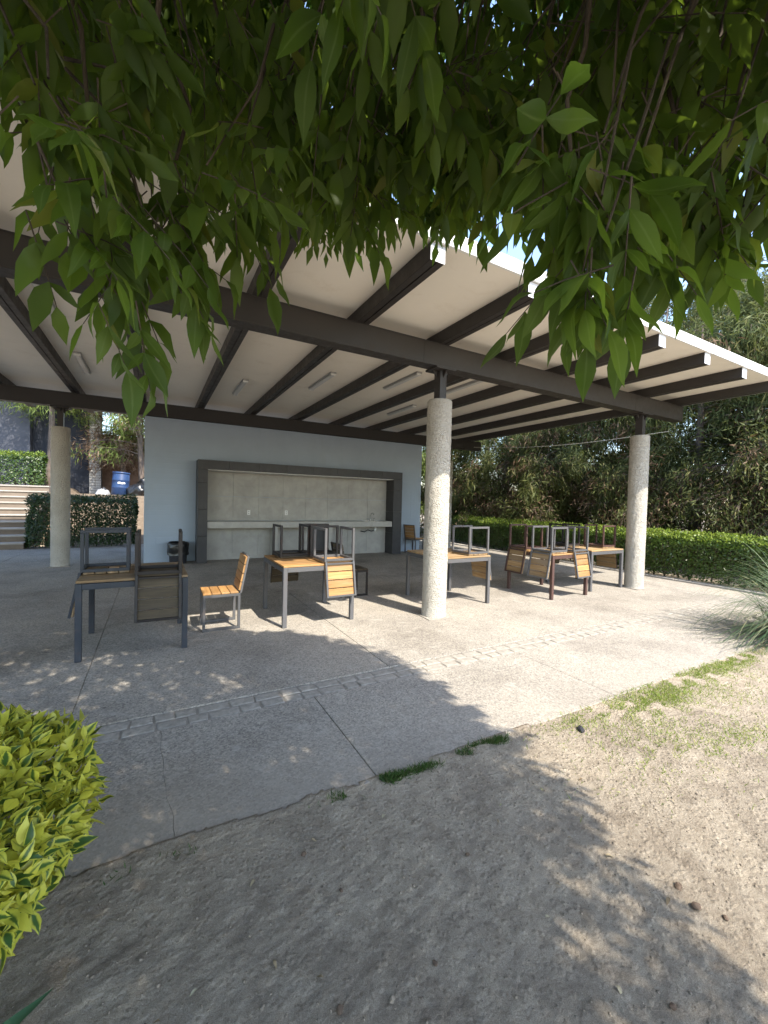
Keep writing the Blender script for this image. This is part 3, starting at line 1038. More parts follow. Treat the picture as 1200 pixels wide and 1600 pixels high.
TABLE_TOP = 0.7495
TG = 'slatted wood tables under the pavilion'
tables = {
    'T1': (-0.165, 5.06, 0.93, 0.96, 'm_slate', 'w_old', 'dark framed wood table next to the lone upright slatted chair'),
    'T2': (1.80, 5.30, 0.93, 1.02, 'm_grey', 'w_honey', 'grey framed wood table carrying three upturned chairs'),
    'T3': (4.10, 5.22, 0.92, 1.00, 'm_grey', 'w_faded', 'grey framed wood table carrying a single upturned chair'),
    'T4': (6.13, 4.95, 0.93, 0.98, 'm_rust', 'w_honey', 'rust brown framed wood table crowded with upturned chairs'),
    'T5': (7.39, 5.10, 0.98, 0.98, 'm_grey', 'w_faded', 'grey framed wood table beside the column closest to the hedge'),
}
for key, (x, y, sx, sy, m, w, lab) in tables.items():
    place('wood_table', make_table(sx, sy, MT[m], MT[w]), (x, y, 0), (0, 0, 0), lab, 'table', TG)


# ------------------------------------------------------------------ chairs
def make_chair(metal, wood):
    """local: faces -Y, back at +Y, floor z = 0"""
    P = []
    tw = 0.030
    hw, hd, sh = 0.205, 0.205, 0.415
    for s in (-1, 1):
        b = B()
        x = s * (hw - tw / 2)
        b.box((x - tw / 2, -hd, tw + 0.0004), (x + tw / 2, -hd + tw, sh - tw - 0.0004), 0.002)
        b.box((x - tw / 2, hd - tw, tw + 0.0004), (x + tw / 2, hd, sh - tw - 0.0004), 0.002)
        b.box((x - tw / 2, -hd, 0), (x + tw / 2, hd, tw), 0.002)
        b.box((x - tw / 2, -hd, sh - tw), (x + tw / 2, hd, sh), 0.002)
        P.append(('side_frame', b.mesh('side_frame', metal), None))
    for y in (-hd + tw / 2, hd - tw / 2):
        b = B().box((-hw + tw + 0.0005, y - tw / 2, sh - tw - 0.001), (hw - tw - 0.0005, y + tw / 2, sh - 0.001), 0.002)
        P.append(('seat_rail', b.mesh('seat_rail', metal), None))
    sm = B().box((-0.2, -0.046, 0), (0.2, 0.046, 0.021), 0.004).mesh('seat_slat', wood)
    for i in range(4):
        P.append(('seat_slat', sm, (0, -0.158 + i * 0.0985, sh + 0.0008)))
    lean = math.radians(11)
    fr = B()
    y0_, z0_ = 0.196, sh + 0.001
    up = Vector((0, math.sin(lean), math.cos(lean)))
    fw = Vector((0, -math.cos(lean), math.sin(lean)))
    top = 0.445
    for s in (-1, 1):
        p = Vector((s * 0.188, y0_ + 0.012, z0_))
        fr.bar(p, p + up * top, 0.026, 0.022, 0.002, up=fw)
    p = Vector((-0.1745, y0_ + 0.012, z0_)) + up * (top - 0.012)
    fr.bar(p, p + Vector((0.349, 0, 0)), 0.022, 0.022, 0.002)
    p = Vector((-0.1745, y0_ + 0.012, z0_)) + up * 0.03
    fr.bar(p, p + Vector((0.349, 0, 0)), 0.022, 0.022, 0.002)
    P.append(('back_frame', fr.mesh('back_frame', metal), None))
    rot = Matrix((Vector((1, 0, 0)), up, -fw)).transposed().to_4x4()
    for i in range(4):
        c = Vector((0, y0_ + 0.012, z0_)) + up * (0.075 + i * 0.103) + fw * 0.0225
        m = rot.copy()
        m.translation = c
        sl = B().box((-0.2, -0.0475, -0.0105), (0.2, 0.0475, 0.0105), 0.004, m)
        P.append(('back_slat', sl.mesh('back_slat', wood), None))
    return P


CHAIR = {k: make_chair(MT[m], MT[w]) for k, (m, w) in {
    'light': ('m_grey', 'w_honey'), 'dark': ('m_dark', 'w_dark'), 'slate': ('m_slate', 'w_old'), 'rust': ('m_rust', 'w_faded'), 'worn': ('m_grey', 'w_faded')}.items()}
SEAT_TOP = 0.4385
UG = 'upturned chairs resting on the tables'
DIR = {'+X': -math.pi / 2, '-X': math.pi / 2, '+Y': 0.0, '-Y': math.pi}


def upturned(kind, x, y, back, label, jit=0.0):
    """chair upside down on a table, back hanging on side `back`"""
    rz = DIR[back] + jit
    place('slatted_chair', CHAIR[kind], (x, y, TABLE_TOP + SEAT_TOP + 0.0015), (0, math.pi, rz), label, 'chair', UG)


E_ = 0.205   # distance from chair centre to the table edge it hangs over
tx = lambda k, s: tables[k][0] + s * tables[k][2] / 2
ty = lambda k, s: tables[k][1] + s * tables[k][3] / 2
upturned('slate', tx('T1', -1) + E_ - 0.005, 5.10, '-X', 'slate framed upturned chair hanging over the table edge away from the lone upright chair', 0.02)
upturned('dark', 0.045, ty('T1', -1) + E_ - 0.012, '-Y', 'upturned chair with dark weathered back slats on the table by the lone chair', -0.03)
upturned('dark', 1.66, ty('T2', 1) - E_ + 0.004, '+Y', 'upturned chair on the three chair table, back hanging towards the blue wall', 0.015)
upturned('light', 2.045, ty('T2', -1) + E_ - 0.008, '-Y', 'upturned chair with pale yellow back slats on the three chair table', 0.02)
upturned('dark', tx('T2', 1) - E_ + 0.004, 5.56, '+X', 'dark upturned chair on the three chair table, back towards the rough column', -0.01)
upturned('worn', tx('T3', 1) - E_ + 0.004, 4.98, '+X', 'only upturned chair on its table, just behind the rough column', 0.03)
upturned('worn', tx('T4', -1) + E_ - 0.006, 4.70, '-X', 'upturned chair with faded grey-gold slats on the rusty table, by its soil side leg', 0.03)
upturned('rust', tx('T4', -1) + E_ - 0.006, 5.21, '-X', 'upturned chair on the rusty table corner towards the counter', -0.02)
upturned('light', 6.36, ty('T4', -1) + E_ - 0.006, '-Y', 'upturned chair on the rusty table, back facing the bare soil', 0.04)
upturned('rust', tx('T5', 1) - E_ + 0.004, 4.98, '+X', 'upturned chair with honey slats hanging beside the column closest to the hedge', 0.02)
upturned('dark', 7.16, ty('T5', 1) - E_ + 0.004, '+Y', 'dark upturned chair hanging over the table edge facing the hedge end', -0.02)

FG = 'upright chairs standing on the patio'


def upright(kind, x, y, rz, label):
    place('slatted_chair', CHAIR[kind], (x, y, 0.0035), (0, 0, rz), label, 'chair', FG)


upright('light', 0.69, 5.22, -math.pi / 2 - 0.02, 'sunlit upright honey wood chair standing alone on the patio')
upright('dark', 2.84, 6.13, math.pi / 2 + 0.02, 'dark upright chair standing in shade behind the three chair table')
upright('light', 6.93, 10.47, math.pi / 2 + 0.35, 'upright chair standing against the blue wall beside the dark portal')

# ------------------------------------------------------------------ hedges
def hedge(name, label, length, depth, height, loc, rz, n, mat, leaf=0.045, gap=0.0, seed=3, curve=None, zbottom=0.06, shoots=0):
    """clipped hedge: leaves packed in the outer shell, stems inside. local x along the hedge"""
    root = empty(name, loc, rz)
    tag(root, label, 'hedge', None)
    r = np.random.default_rng(seed)
    # sample the shell: top, front, back, ends
    areas = np.array([length * depth, length * height, length * height * 0.7, depth * height, depth * height])
    pick = r.choice(5, size=n, p=areas / areas.sum())
    u, v = r.random(n), r.random(n)
    inn = np.abs(r.normal(scale=0.045, size=n))
    deep = r.random(n) < 0.25
    inn = np.where(deep, r.random(n) * 0.22, inn)
    x = u * length
    y = v * depth
    z = zbottom + v * (height - zbottom)
    P = np.zeros((n, 3))
    Nn = np.zeros((n, 3))
    for f in range(5):
        m = pick == f
        if f == 0:
            P[m] = np.stack([x[m], y[m], height - inn[m]], 1); Nn[m] = (0, 0, 1)
        if f == 1:
            P[m] = np.stack([x[m], inn[m], z[m]], 1); Nn[m] = (0, -1, 0.25)
        if f == 2:
            P[m] = np.stack([x[m], depth - inn[m], z[m]], 1); Nn[m] = (0, 1, 0.25)
        if f == 3:
            P[m] = np.stack([inn[m], y[m], z[m]], 1); Nn[m] = (-1, 0, 0.25)
        if f == 4:
            P[m] = np.stack([length - inn[m], y[m], z[m]], 1); Nn[m] = (1, 0, 0.25)
    bul = 0.035 * vnoise(P[:, 0] * 2.3, P[:, 1] * 2, P[:, 2] * 3, seed) + 0.02 * vnoise(P[:, 0] * 8, P[:, 1] * 8, P[:, 2] * 8, seed + 1)
    P += Nn * bul[:, None]
    # rounded shoulders
    tz = np.clip((P[:, 2] - (height - 0.20)) / 0.20, 0, 1)
    P[:, 1] = depth / 2 + (P[:, 1] - depth / 2) * (1 - 0.30 * tz ** 2)
    P[:, 2] -= 0.20 * np.clip(np.abs(P[:, 1] - depth / 2) / (depth / 2) - 0.2, 0, 1) * tz
    if gap > 0:
        g = vnoise(P[:, 0] * 5, P[:, 1] * 5, P[:, 2] * 6, seed + 2) + 0.8 * (1 - P[:, 2] / height)
        keep = g < gap
        P, Nn = P[keep], Nn[keep]
    n = len(P)
    if curve is not None:
        P = curve(P)
    nr = norm(Nn + r.normal(scale=0.55, size=(n, 3)) + np.array([0, 0, 0.35]))
    d = norm(np.cross(nr, r.normal(size=(n, 3))) + np.array([0, 0, 0.15]))
    L = leaf * r.uniform(0.7, 1.35, n)
    me = leaf_mesh('foliage', mat, P, d, nr, L, L * 0.55, r.uniform(0, 0.3, n), r.uniform(0.05, 0.35, n), 'flat', 'oval')
    f = link('foliage', me, root)
    f['kind'] = 'stuff'
    if shoots:  # paler young leaves; their tone also stands in for the sunlit top
        m_ = shoots
        Q = np.stack([r.uniform(0, length, m_), depth / 2 + (r.random(m_) - 0.5) * depth * 0.86, np.zeros(m_)], 1)
        e_ = np.abs(Q[:, 1] - depth / 2) / (depth / 2)
        Q[:, 2] = height + 0.015 - 0.20 * np.clip(e_ - 0.2, 0, 1) + 0.03 * vnoise(Q[:, 0] * 2.3, Q[:, 1] * 2, 0, seed) + r.normal(scale=0.025, size=m_)
        if curve is not None:
            Q = curve(Q)
        dq = norm(r.normal(scale=0.6, size=(m_, 3)) + np.array([0, 0, 0.7]))
        nq = norm(np.cross(dq, r.normal(size=(m_, 3))) + np.array([0, 0, 0.6]))
        Lq = leaf * r.uniform(0.8, 1.3, m_)
        y_ = link('young_shoots', leaf_mesh('young_shoots', MT['leaf_shoot'], Q, dq, nq, Lq, Lq * 0.5, r.uniform(0, 0.3, m_), r.uniform(0.05, 0.3, m_), 'flat', 'oval'), root)
        y_['kind'] = 'stuff'
    st = B()
    for i in range(int(length / 0.28)):
        xx = 0.12 + i * 0.28 + r.uniform(-0.06, 0.06)
        yy = depth * r.uniform(0.35, 0.65)
        a = np.array([[xx, yy, -0.02]])
        for k_ in range(3):
            t_ = np.array([[xx + r.uniform(-0.15, 0.15), yy + r.uniform(-0.15, 0.15), height * r.uniform(0.6, 0.9)]])
            pp = np.concatenate([a, (a + t_) / 2 + r.normal(scale=0.03, size=(1, 3)), t_])
            if curve is not None:
                pp = curve(pp)
            st.tube([tuple(q) for q in pp], [0.014, 0.010, 0.005], 5, False)
    s = st.obj('stem', MT['bark'], root)
    s['kind'] = 'stuff'
    return root


def bend_right(P):
    # the far end of the long hedge swings away from the patio
    P = P.copy()
    e = np.clip(P[:, 0] - 8.3, 0, None)
    P[:, 1] += 0.055 * e * e
    return P


hedge('clipped_hedge', 'long low clipped hedge with sunlit top along the patio edge', 12.6, 0.85, 0.99, (9.92, 1.3, 0), math.pi / 2, 52000, MT['leaf_hedge'], 0.05, seed=3, shoots=11000,
      curve=lambda P: (lambda Q: np.stack([Q[:, 0], -Q[:, 1], Q[:, 2]], 1))(bend_right(P)))
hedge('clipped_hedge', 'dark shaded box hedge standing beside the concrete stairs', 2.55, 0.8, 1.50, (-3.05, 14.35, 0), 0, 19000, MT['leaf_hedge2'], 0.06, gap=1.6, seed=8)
hedge('clipped_hedge', 'bright sunlit hedge on the terrace at the top of the stairs', 5.2, 0.8, 1.15, (-8.7, 18.6, 1.76), 0, 15000, MT['leaf_hedge'], 0.065, seed=9, shoots=3000)

# ------------------------------------------------------------------ stairs, terrace, building at the far left
stairs = empty('concrete_stairs', (-5.5, 14.3, 0))
tag(stairs, 'wide concrete stairs climbing beside the shaded box hedge', 'stairs')
for i in range(10):
    B().box((-3.2, 0.34 * i, 0.176 * i - 0.02), (2.42, 0.34 * i + 0.37, 0.176 * (i + 1) - 0.045)).obj('riser', MT['stair'], stairs)
    B().box((-3.2, 0.34 * i - 0.03, 0.176 * (i + 1) - 0.0445), (2.42, 0.34 * i + 0.338, 0.176 * (i + 1)), 0.006).obj('tread', MT['kerb'], stairs)

hx_ = np.concatenate([np.arange(-40, -3.2, 2.0), np.arange(-3.05, 6, 0.25), np.arange(6, 60, 3)])
hy_ = np.concatenate([np.arange(15.0, 21, 0.2), np.arange(21, 90, 3)])
HX, HY = np.meshgrid(hx_, hy_)
ramp_ = np.clip((HY - 15.3) / 3.0, 0, 1)
ramp_ = ramp_ * ramp_ * (3 - 2 * ramp_)
fade = np.clip((8.0 - HX) / 4.0, 0, 1)
HZ = -0.08 + 1.60 * ramp_ * fade + 0.04 * vnoise(HX * 1.4, HY * 1.4, 0, 31) * ramp_ * fade
HZ = np.where((HX < -3.04) & (HY < 17.9), -0.3, HZ)
HZ = np.where((HX < -3.04) & (HY >= 17.9), 1.745, HZ)
ny_, nx_ = HX.shape
ii = np.arange(ny_ * nx_).reshape(ny_, nx_)
terr = link('terrace', np_mesh('terrace', np.stack([HX, HY, HZ], -1).reshape(-1, 3), np.stack([ii[:-1, :-1], ii[:-1, 1:], ii[1:, 1:], ii[1:, :-1]], -1).reshape(-1, 4), MT['earth'], True))
tag(terr, 'earth bank rising to an upper terrace behind the hedge', 'bank', kind='structure')

bld = empty('grey_building', (-5.0, 22.0, 1.6))
BO = Vector((-5.0, 22.0, 1.6))
tag(bld, 'slate grey building with a charcoal bay behind the stairs', 'building')
bobj = lambda b, name, mat: wobj(b, name, mat, bld, BO)
bobj(B().box((-13, 21.6, 1.4), (-4.45, 25, 7.5), 0.01), 'wall', MT['bldg'])
bobj(B().box((-4.44, 21.9, 1.4), (-2.50, 25, 7.4), 0.01), 'bay_wall', MT['bldg2'])
bobj(B().box((-2.7, 22.2, 1.4), (2.2, 22.5, 4.2), 0.01), 'garden_wall', MT['brickb'])
pil = bobj(B().box((-2.49, 21.7, 1.4), (-2.07, 22.1, 6.0)), 'pier', MT['joint'])
for kz in range(40):
    z = 1.45 + kz * 0.112
    for kx in range(2):
        xa = -2.495 + kx * 0.215 + (0.0 if kz % 2 else 0.0)
        B().box((xa, 21.68, z), (xa + 0.205, 21.86, z + 0.10), 0.006).obj('brick', MT['brickw'], pil)

# barrel and rubbish bags on the bank
bar = empty('blue_barrel', (-1.20, 18.9, 1.50))
bar.rotation_euler = (0.0, 0.06, 0.3)
tag(bar, 'blue plastic barrel standing above the shaded hedge', 'barrel')
B().lathe([(0.26, 0), (0.285, 0.02), (0.29, 0.28), (0.30, 0.30), (0.29, 0.32), (0.29, 0.56), (0.30, 0.58), (0.29, 0.60), (0.28, 0.86), (0.27, 0.88)], 28).obj('drum', MT['blueplastic'], bar, smooth=True)
B().lathe([(0.292, 0.83), (0.297, 0.85), (0.297, 0.885), (0.28, 0.90)], 28).obj('rim', MT['blueplastic'], bar, smooth=True)
b = B()
for a_, w_ in ((-0.5, 0.05), (-0.38, 0.07), (-0.22, 0.06), (-0.08, 0.07), (0.08, 0.06), (0.2, 0.05)):
    ang = -math.pi / 2 + a_
    m = Matrix.Rotation(ang, 4, 'Z')
    b.box((0.2925, -w_ / 2, 0.44 + random.uniform(-0.015, 0.015)), (0.2945, w_ / 2, 0.50 + random.uniform(-0.01, 0.02)), 0, m)
b.obj('paint_marks', MT['white'], bar)


def bagobj(loc, s, mat, label, seed):
    th, ph = np.meshgrid(np.linspace(0, 2 * np.pi, 36, endpoint=False), np.linspace(0.02, np.pi - 0.02, 22))
    dx, dy, dz = np.sin(ph) * np.cos(th), np.sin(ph) * np.sin(th), np.cos(ph)
    R = 1 + 0.20 * vnoise(dx * 3, dy * 3, dz * 3, seed) + 0.11 * vnoise(dx * 8, dy * 8, dz * 7, seed + 1)
    V = np.stack([dx * R * s[0], dy * R * s[1], np.maximum(dz * R * s[2] + s[2] * 0.85, 0.0)], -1)
    ii = np.arange(36 * 22).reshape(22, 36)
    j2 = np.roll(ii, -1, axis=1)
    o = empty('rubbish_bag', loc)
    tag(o, label, 'bag', 'rubbish bags by the barrel')
    link('sack', np_mesh('sack', V.reshape(-1, 3), np.stack([ii[:-1], ii[1:], j2[1:], j2[:-1]], -1).reshape(-1, 4), mat, True), o)
    B().tube([(0, 0, s[2] * 1.6), (0.02, 0.01, s[2] * 1.85), (0.05, 0.02, s[2] * 1.98)], [0.09, 0.035, 0.08], 8).obj('knot', mat, o)
    return o


bagobj((-1.74, 18.9, 1.17), (0.22, 0.24, 0.30), MT['whitebag'], 'white rubbish bag leaning beside the blue barrel', 41)
bagobj((-0.62, 18.7, 1.40), (0.34, 0.3, 0.30), MT['blackbag'], 'lumpy black rubbish bag beside the blue barrel', 44)
bagobj((-0.30, 19.3, 1.47), (0.36, 0.3, 0.42), MT['blackbag'], 'tall black rubbish bag farthest from the white bag', 47)


# ------------------------------------------------------------------ evergreen trees
def limb_path(p, d, L, r, droop, n=6, wob=0.12):
    pts = [np.array(p, float)]
    d = np.array(d, float)
    for i in range(n):
        d = d + r.normal(scale=wob, size=3) + np.array([0, 0, -droop / n])
        d = d / np.linalg.norm(d)
        pts.append(pts[-1] + d * L / n)
    return pts


def evergreen(name, label, loc, h, spread, nclump, mat, seed, group, low=0.06, per=60, dry=0.12, cat='tree', needle=0.16, limbs=46, lean=(0, 0), wd=0.11, dryz=0.5):
    r = np.random.default_rng(seed)
    root = empty(name, loc)
    tag(root, label, cat, group)
    tr = B()
    pts, rad = [], []
    for i in range(9):
        u = i / 8
        pts.append((lean[0] * u + 0.12 * math.sin(3 * u + seed), lean[1] * u + 0.12 * math.cos(2.3 * u + seed), -0.15 + h * 0.93 * u))
        rad.append(0.022 * h * (1 - u) + 0.02)
    tr.tube(pts, rad, 10)
    tr.obj('trunk', MT['bark2'], root, smooth=True)
    lb = B()
    tips = []
    for i in range(limbs):
        u = low + (1 - low) * ((i + r.random()) / limbs) ** 0.9
        c = np.array([np.interp(u, np.linspace(0, 1, 9), [p[k_] for p in pts]) for k_ in range(3)])
        a = r.uniform(0, 2 * np.pi)
        Lb = spread * (0.45 + 0.75 * math.sin(math.pi * min(1, (1 - u) * 0.85 + 0.12))) * r.uniform(0.6, 1.1)
        path = limb_path(c, (math.cos(a), math.sin(a), r.uniform(0.1, 0.6)), Lb, r, 0.7)
        lb.tube([tuple(q) for q in path], list(np.linspace(0.012 + 0.02 * (1 - u), 0.005, len(path))), 5, False)
        for q in range(2, len(path)):
            tips.append((path[q], path[q] - path[q - 1]))
            for _ in range(2):
                dd = (path[q] - path[q - 1]) * 1.3 + r.normal(scale=0.35, size=3) * Lb / 4
                sp = limb_path(path[q], dd / np.linalg.norm(dd), Lb * r.uniform(0.15, 0.35), r, 0.9, 3)
                lb.tube([tuple(z) for z in sp], [0.008, 0.006, 0.005, 0.003], 4, False)
                tips += [(sp[-1], sp[-1] - sp[-2]), (sp[1], sp[1] - sp[0])]
    lo_ = lb.obj('limb', MT['bark2'], root)
    lo_['kind'] = 'stuff'
    sel = r.choice(len(tips), size=nclump)
    C0 = np.array([tips[i][0] for i in sel]) + r.normal(scale=0.16, size=(nclump, 3))
    D0 = norm(np.array([tips[i][1] for i in sel]) + r.normal(scale=0.02, size=(nclump, 3)))
    for nm, mt, part in (('crown', mat, 'g'), ('dead_sprays', MT['leaf_dry'], 'd')):
        isdry = (r.random(nclump) < np.clip(dry * (2.2 - 2.4 * C0[:, 2] / (h * dryz * 2)), 0.0, 0.9))
        m = isdry if part == 'd' else ~isdry
        if part == 'g':
            keepdry = isdry
        else:
            m = keepdry
        if m.sum() == 0:
            continue
        Cc = np.repeat(C0[m], per, 0)
        Dc = np.repeat(D0[m], per, 0)
        n = len(Cc)
        off = r.normal(scale=0.15, size=(n, 3))
        d = norm(Dc * 0.6 + r.normal(scale=0.55, size=(n, 3)) + np.array([0, 0, -0.28]))
        L = needle * r.uniform(0.5, 1.4, n)
        nr = norm(np.array([0, 0, 0.8]) + r.normal(scale=0.7, size=(n, 3)))
        me = leaf_mesh(nm, mt, Cc + off, d, nr, L, L * wd, r.uniform(0, 0.5, n), np.full(n, 0.2), 'flat', 'blade')
        o = link(nm, me, root)
        o['kind'] = 'stuff'
    return root


EG = 'evergreen trees massed beyond the long hedge'
EL = 'shaggy evergreen tree with drooping needles beyond the long hedge'
spots = [
    (14.2, 3.0, 7.8, 2.6, 101), (14.0, 6.2, 7.6, 2.5, 102), (13.4, 9.4, 6.8, 2.3, 103), (13.0, 12.6, 6.8, 2.3, 104),
    (17.0, 4.2, 10.5, 3.0, 105), (16.8, 8.6, 10.0, 3.0, 106), (12.2, 16.4, 7.5, 2.4, 107), (16.8, -0.4, 10.0, 2.9, 108), (16.2, 13.4, 9.5, 2.9, 109),
]
for x, y, h, s, sd in spots:
    evergreen('evergreen_tree', EL, (x, y, -0.03), h, s, 1000, MT['leaf_pine'], sd, EG, per=47, dry=0.09, needle=0.22, wd=0.125)
for i, (x, y, h, s) in enumerate([(12.4, 1.6, 2.9, 1.25), (12.5, 4.3, 3.4, 1.35), (12.3, 7.0, 3.0, 1.3), (12.0, 9.6, 3.1, 1.3), (12.0, 11.8, 3.0, 1.2), (11.9, 14.2, 3.2, 1.3)]):
    evergreen('undergrowth_shrub', 'twiggy dark shrub between the long hedge and the evergreens', (x, y, -0.05), h, s, 520, MT['leaf_pine'], 150 + i, 'shrubs behind the long hedge', per=40, dry=0.22, cat='shrub', needle=0.13, wd=0.2, limbs=40, dryz=0.9)
far = [(20, 1.5, 12.0, 3.6, 121), (20, 6.2, 12.5, 3.8, 122), (19, 11, 12, 3.6, 123), (16, 17, 10.5, 3.4, 124), (11, 20.5, 9.5, 3.3, 125), (19.5, -2.6, 12, 3.6, 126)]
for x, y, h, s, sd in far:
    evergreen('evergreen_tree', 'tall hazy evergreen tree rising behind the first row of evergreens', (x, y, -0.05), h, s, 850, MT['leaf_pine'], sd, 'tall evergreen trees of the second row', per=36, dry=0.05, needle=0.28, wd=0.17, limbs=36)
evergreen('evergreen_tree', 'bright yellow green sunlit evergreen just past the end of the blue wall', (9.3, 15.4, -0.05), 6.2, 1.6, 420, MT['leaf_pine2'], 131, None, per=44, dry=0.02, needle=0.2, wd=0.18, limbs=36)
evergreen('evergreen_tree', 'pale drooping conifer arching in front of the slate grey building', (-3.6, 20.0, 1.6), 6.4, 1.9, 300, MT['leaf_pine2'], 132, None, per=50, dry=0.0, needle=0.2, wd=0.10, limbs=30, low=0.55)
evergreen('evergreen_tree', 'rust brown dry conifer in front of the brown garden wall', (-1.35, 21.2, 1.5), 5.0, 1.1, 260, MT['leaf_dry'], 133, None, per=34, dry=0.0, needle=0.24, wd=0.09, limbs=40, low=0.3)
evergreen('evergreen_tree', 'conifer with a thick brown trunk beside the edge of the blue wall', (-0.55, 20.0, 1.45), 6.2, 1.7, 280, MT['leaf_pine2'], 134, None, per=40, dry=0.2, needle=0.22, wd=0.14, limbs=34, low=0.3)
evergreen('evergreen_tree', 'tall dark conifer behind the brown garden wall', (1.6, 24.5, 1.5), 8.5, 2.6, 380, MT['leaf_pine'], 135, None, per=40, dry=0.1, needle=0.26, wd=0.18)

# ------------------------------------------------------------------ fountain grass at the patio edge
fg = empty('fountain_grass', (6.85, 1.70, 0))
tag(fg, 'large arching clump of grey green fountain grass at the patio edge', 'grass clump')


def arching(n, rmin, rmax, seed, rise=1.1, width=0.006, seg=9):
    r = np.random.default_rng(seed)
    V, F = [], []
    for i in range(n):
        a = r.uniform(0, 2 * np.pi)
        L = r.uniform(rmin, rmax)
        b0 = np.array([r.normal(scale=0.13), r.normal(scale=0.13), 0.0])
        el = r.uniform(0.55, 1.45)
        d = np.array([math.cos(a) * math.cos(el), math.sin(a) * math.cos(el), math.sin(el)])
        p = b0.copy()
        side = np.array([-math.sin(a), math.cos(a), 0])
        k0 = len(V)
        g = r.uniform(0.16, 0.34)
        for k_ in range(seg + 1):
            u = k_ / seg
            w = width * (1 - u ** 1.5) + 0.0008
            V.append(p - side * w)
            V.append(p + side * w)
            d = d + np.array([0, 0, -g * (0.5 + u)]) + r.normal(scale=0.02, size=3)
            d /= np.linalg.norm(d)
            p = p + d * L / seg
            p[2] = max(p[2], 0.012)
        for k_ in range(seg):
            q = k0 + 2 * k_
            F.append((q, q + 1, q + 3, q + 2))
    return np.array(V), np.array(F)


V, F = arching(1000, 0.9, 1.7, 55)
o = link('blades', np_mesh('blades', V, F, MT['fountain']), fg)
o['kind'] = 'stuff'

# ------------------------------------------------------------------ grass and weeds on the soil
def tufts(name, label, centres, n, mat, seed, hmin, hmax, thr=-0.35):
    r = np.random.default_rng(seed)
    c = np.array(centres)
    i = r.choice(len(c), size=n, p=c[:, 4] / c[:, 4].sum())
    x = c[i, 0] + r.normal(size=n) * c[i, 2]
    y = c[i, 1] + r.normal(size=n) * c[i, 3]
    keep = y < 1.97
    keep &= (vnoise(x * 9, y * 9, 0, seed) > thr)
    x, y = x[keep], y[keep]
    n = len(x)
    z = dirt_z(x, y) - 0.003
    d = norm(np.stack([r.normal(scale=0.55, size=n), r.normal(scale=0.55, size=n), np.full(n, 0.8)], 1))
    L = r.uniform(hmin, hmax, n)
    me = leaf_mesh(name, mat, np.stack([x, y, z], 1), d, norm(r.normal(size=(n, 3)) + np.array([0, 0, 0.4])), L, np.full(n, 0.0045), r.uniform(0.1, 0.6, n), np.full(n, 0.15), 'two', 'blade')
    o = link(name, me)
    tag(o, label, 'grass', kind='stuff')


tufts('lawn_grass', 'sunlit green grass creeping over the soil by the patio edge',
      [(3.3, 1.80, 0.30, 0.10, 3), (3.9, 1.84, 0.35, 0.10, 4), (4.6, 1.86, 0.40, 0.09, 4), (5.3, 1.86, 0.35, 0.06, 3), (2.8, 1.86, 0.25, 0.05, 1.2), (3.6, 1.72, 0.25, 0.06, 1.2),
       (3.05, 1.36, 0.30, 0.13, 1.3), (3.5, 1.20, 0.25, 0.08, 0.9), (4.3, 1.55, 0.5, 0.12, 1.0), (2.7, 1.45, 0.4, 0.2, 0.7), (3.8, 0.9, 0.5, 0.25, 0.9), (3.2, 1.6, 0.5, 0.15, 1.2), (4.6, 1.3, 0.6, 0.2, 1.0)],
      15000, MT['grass'], 61, 0.012, 0.04, -0.3)
tufts('edge_weeds', 'short dark green weeds growing along the shaded slab edge',
      [(0.98, 1.92, 0.07, 0.022, 2.2), (1.15, 1.925, 0.05, 0.02, 1.5), (1.35, 1.925, 0.10, 0.018, 1.2), (1.62, 1.925, 0.10, 0.018, 1.0), (1.83, 1.925, 0.06, 0.02, 1.6), (1.95, 1.92, 0.05, 0.02, 1.2), (0.1, 1.93, 0.2, 0.015, 0.2)],
      4200, MT['weed'], 62, 0.010, 0.042, 0.05)

# pebbles (uncountable), clods and fallen leaves
r = np.random.default_rng(71)
n = 3600
px = np.where(r.random(n) < 0.75, r.uniform(-0.6, 2.6, n), r.uniform(-0.6, 5.5, n))
py = r.uniform(0.3, 1.93, n)
s = np.exp(r.normal(loc=-5.75, scale=0.42, size=n))
s = np.clip(s, 0.0015, 0.0075)
oct_v = np.array([(1, 0, 0), (0, 1, 0), (-1, 0, 0), (0, -1, 0), (0, 0, 0.7), (0, 0, -0.7)], float)
oct_f = np.array([(0, 1, 4), (1, 2, 4), (2, 3, 4), (3, 0, 4), (1, 0, 5), (2, 1, 5), (3, 2, 5), (0, 3, 5)])
V = oct_v[None] * s[:, None, None] * r.uniform(0.7, 1.25, (n, 6, 1)) + r.normal(scale=0.15, size=(n, 6, 3)) * s[:, None, None]
V += np.stack([px, py, dirt_z(px, py) + s * 0.15], 1)[:, None]
pb = link('pebbles', np_mesh('pebbles', V.reshape(-1, 3), (oct_f[None] + (np.arange(n) * 6)[:, None, None]).reshape(-1, 3), MT['stone'], False))
tag(pb, 'small grey pebbles and grit scattered over the soil', 'pebbles', kind='stuff')


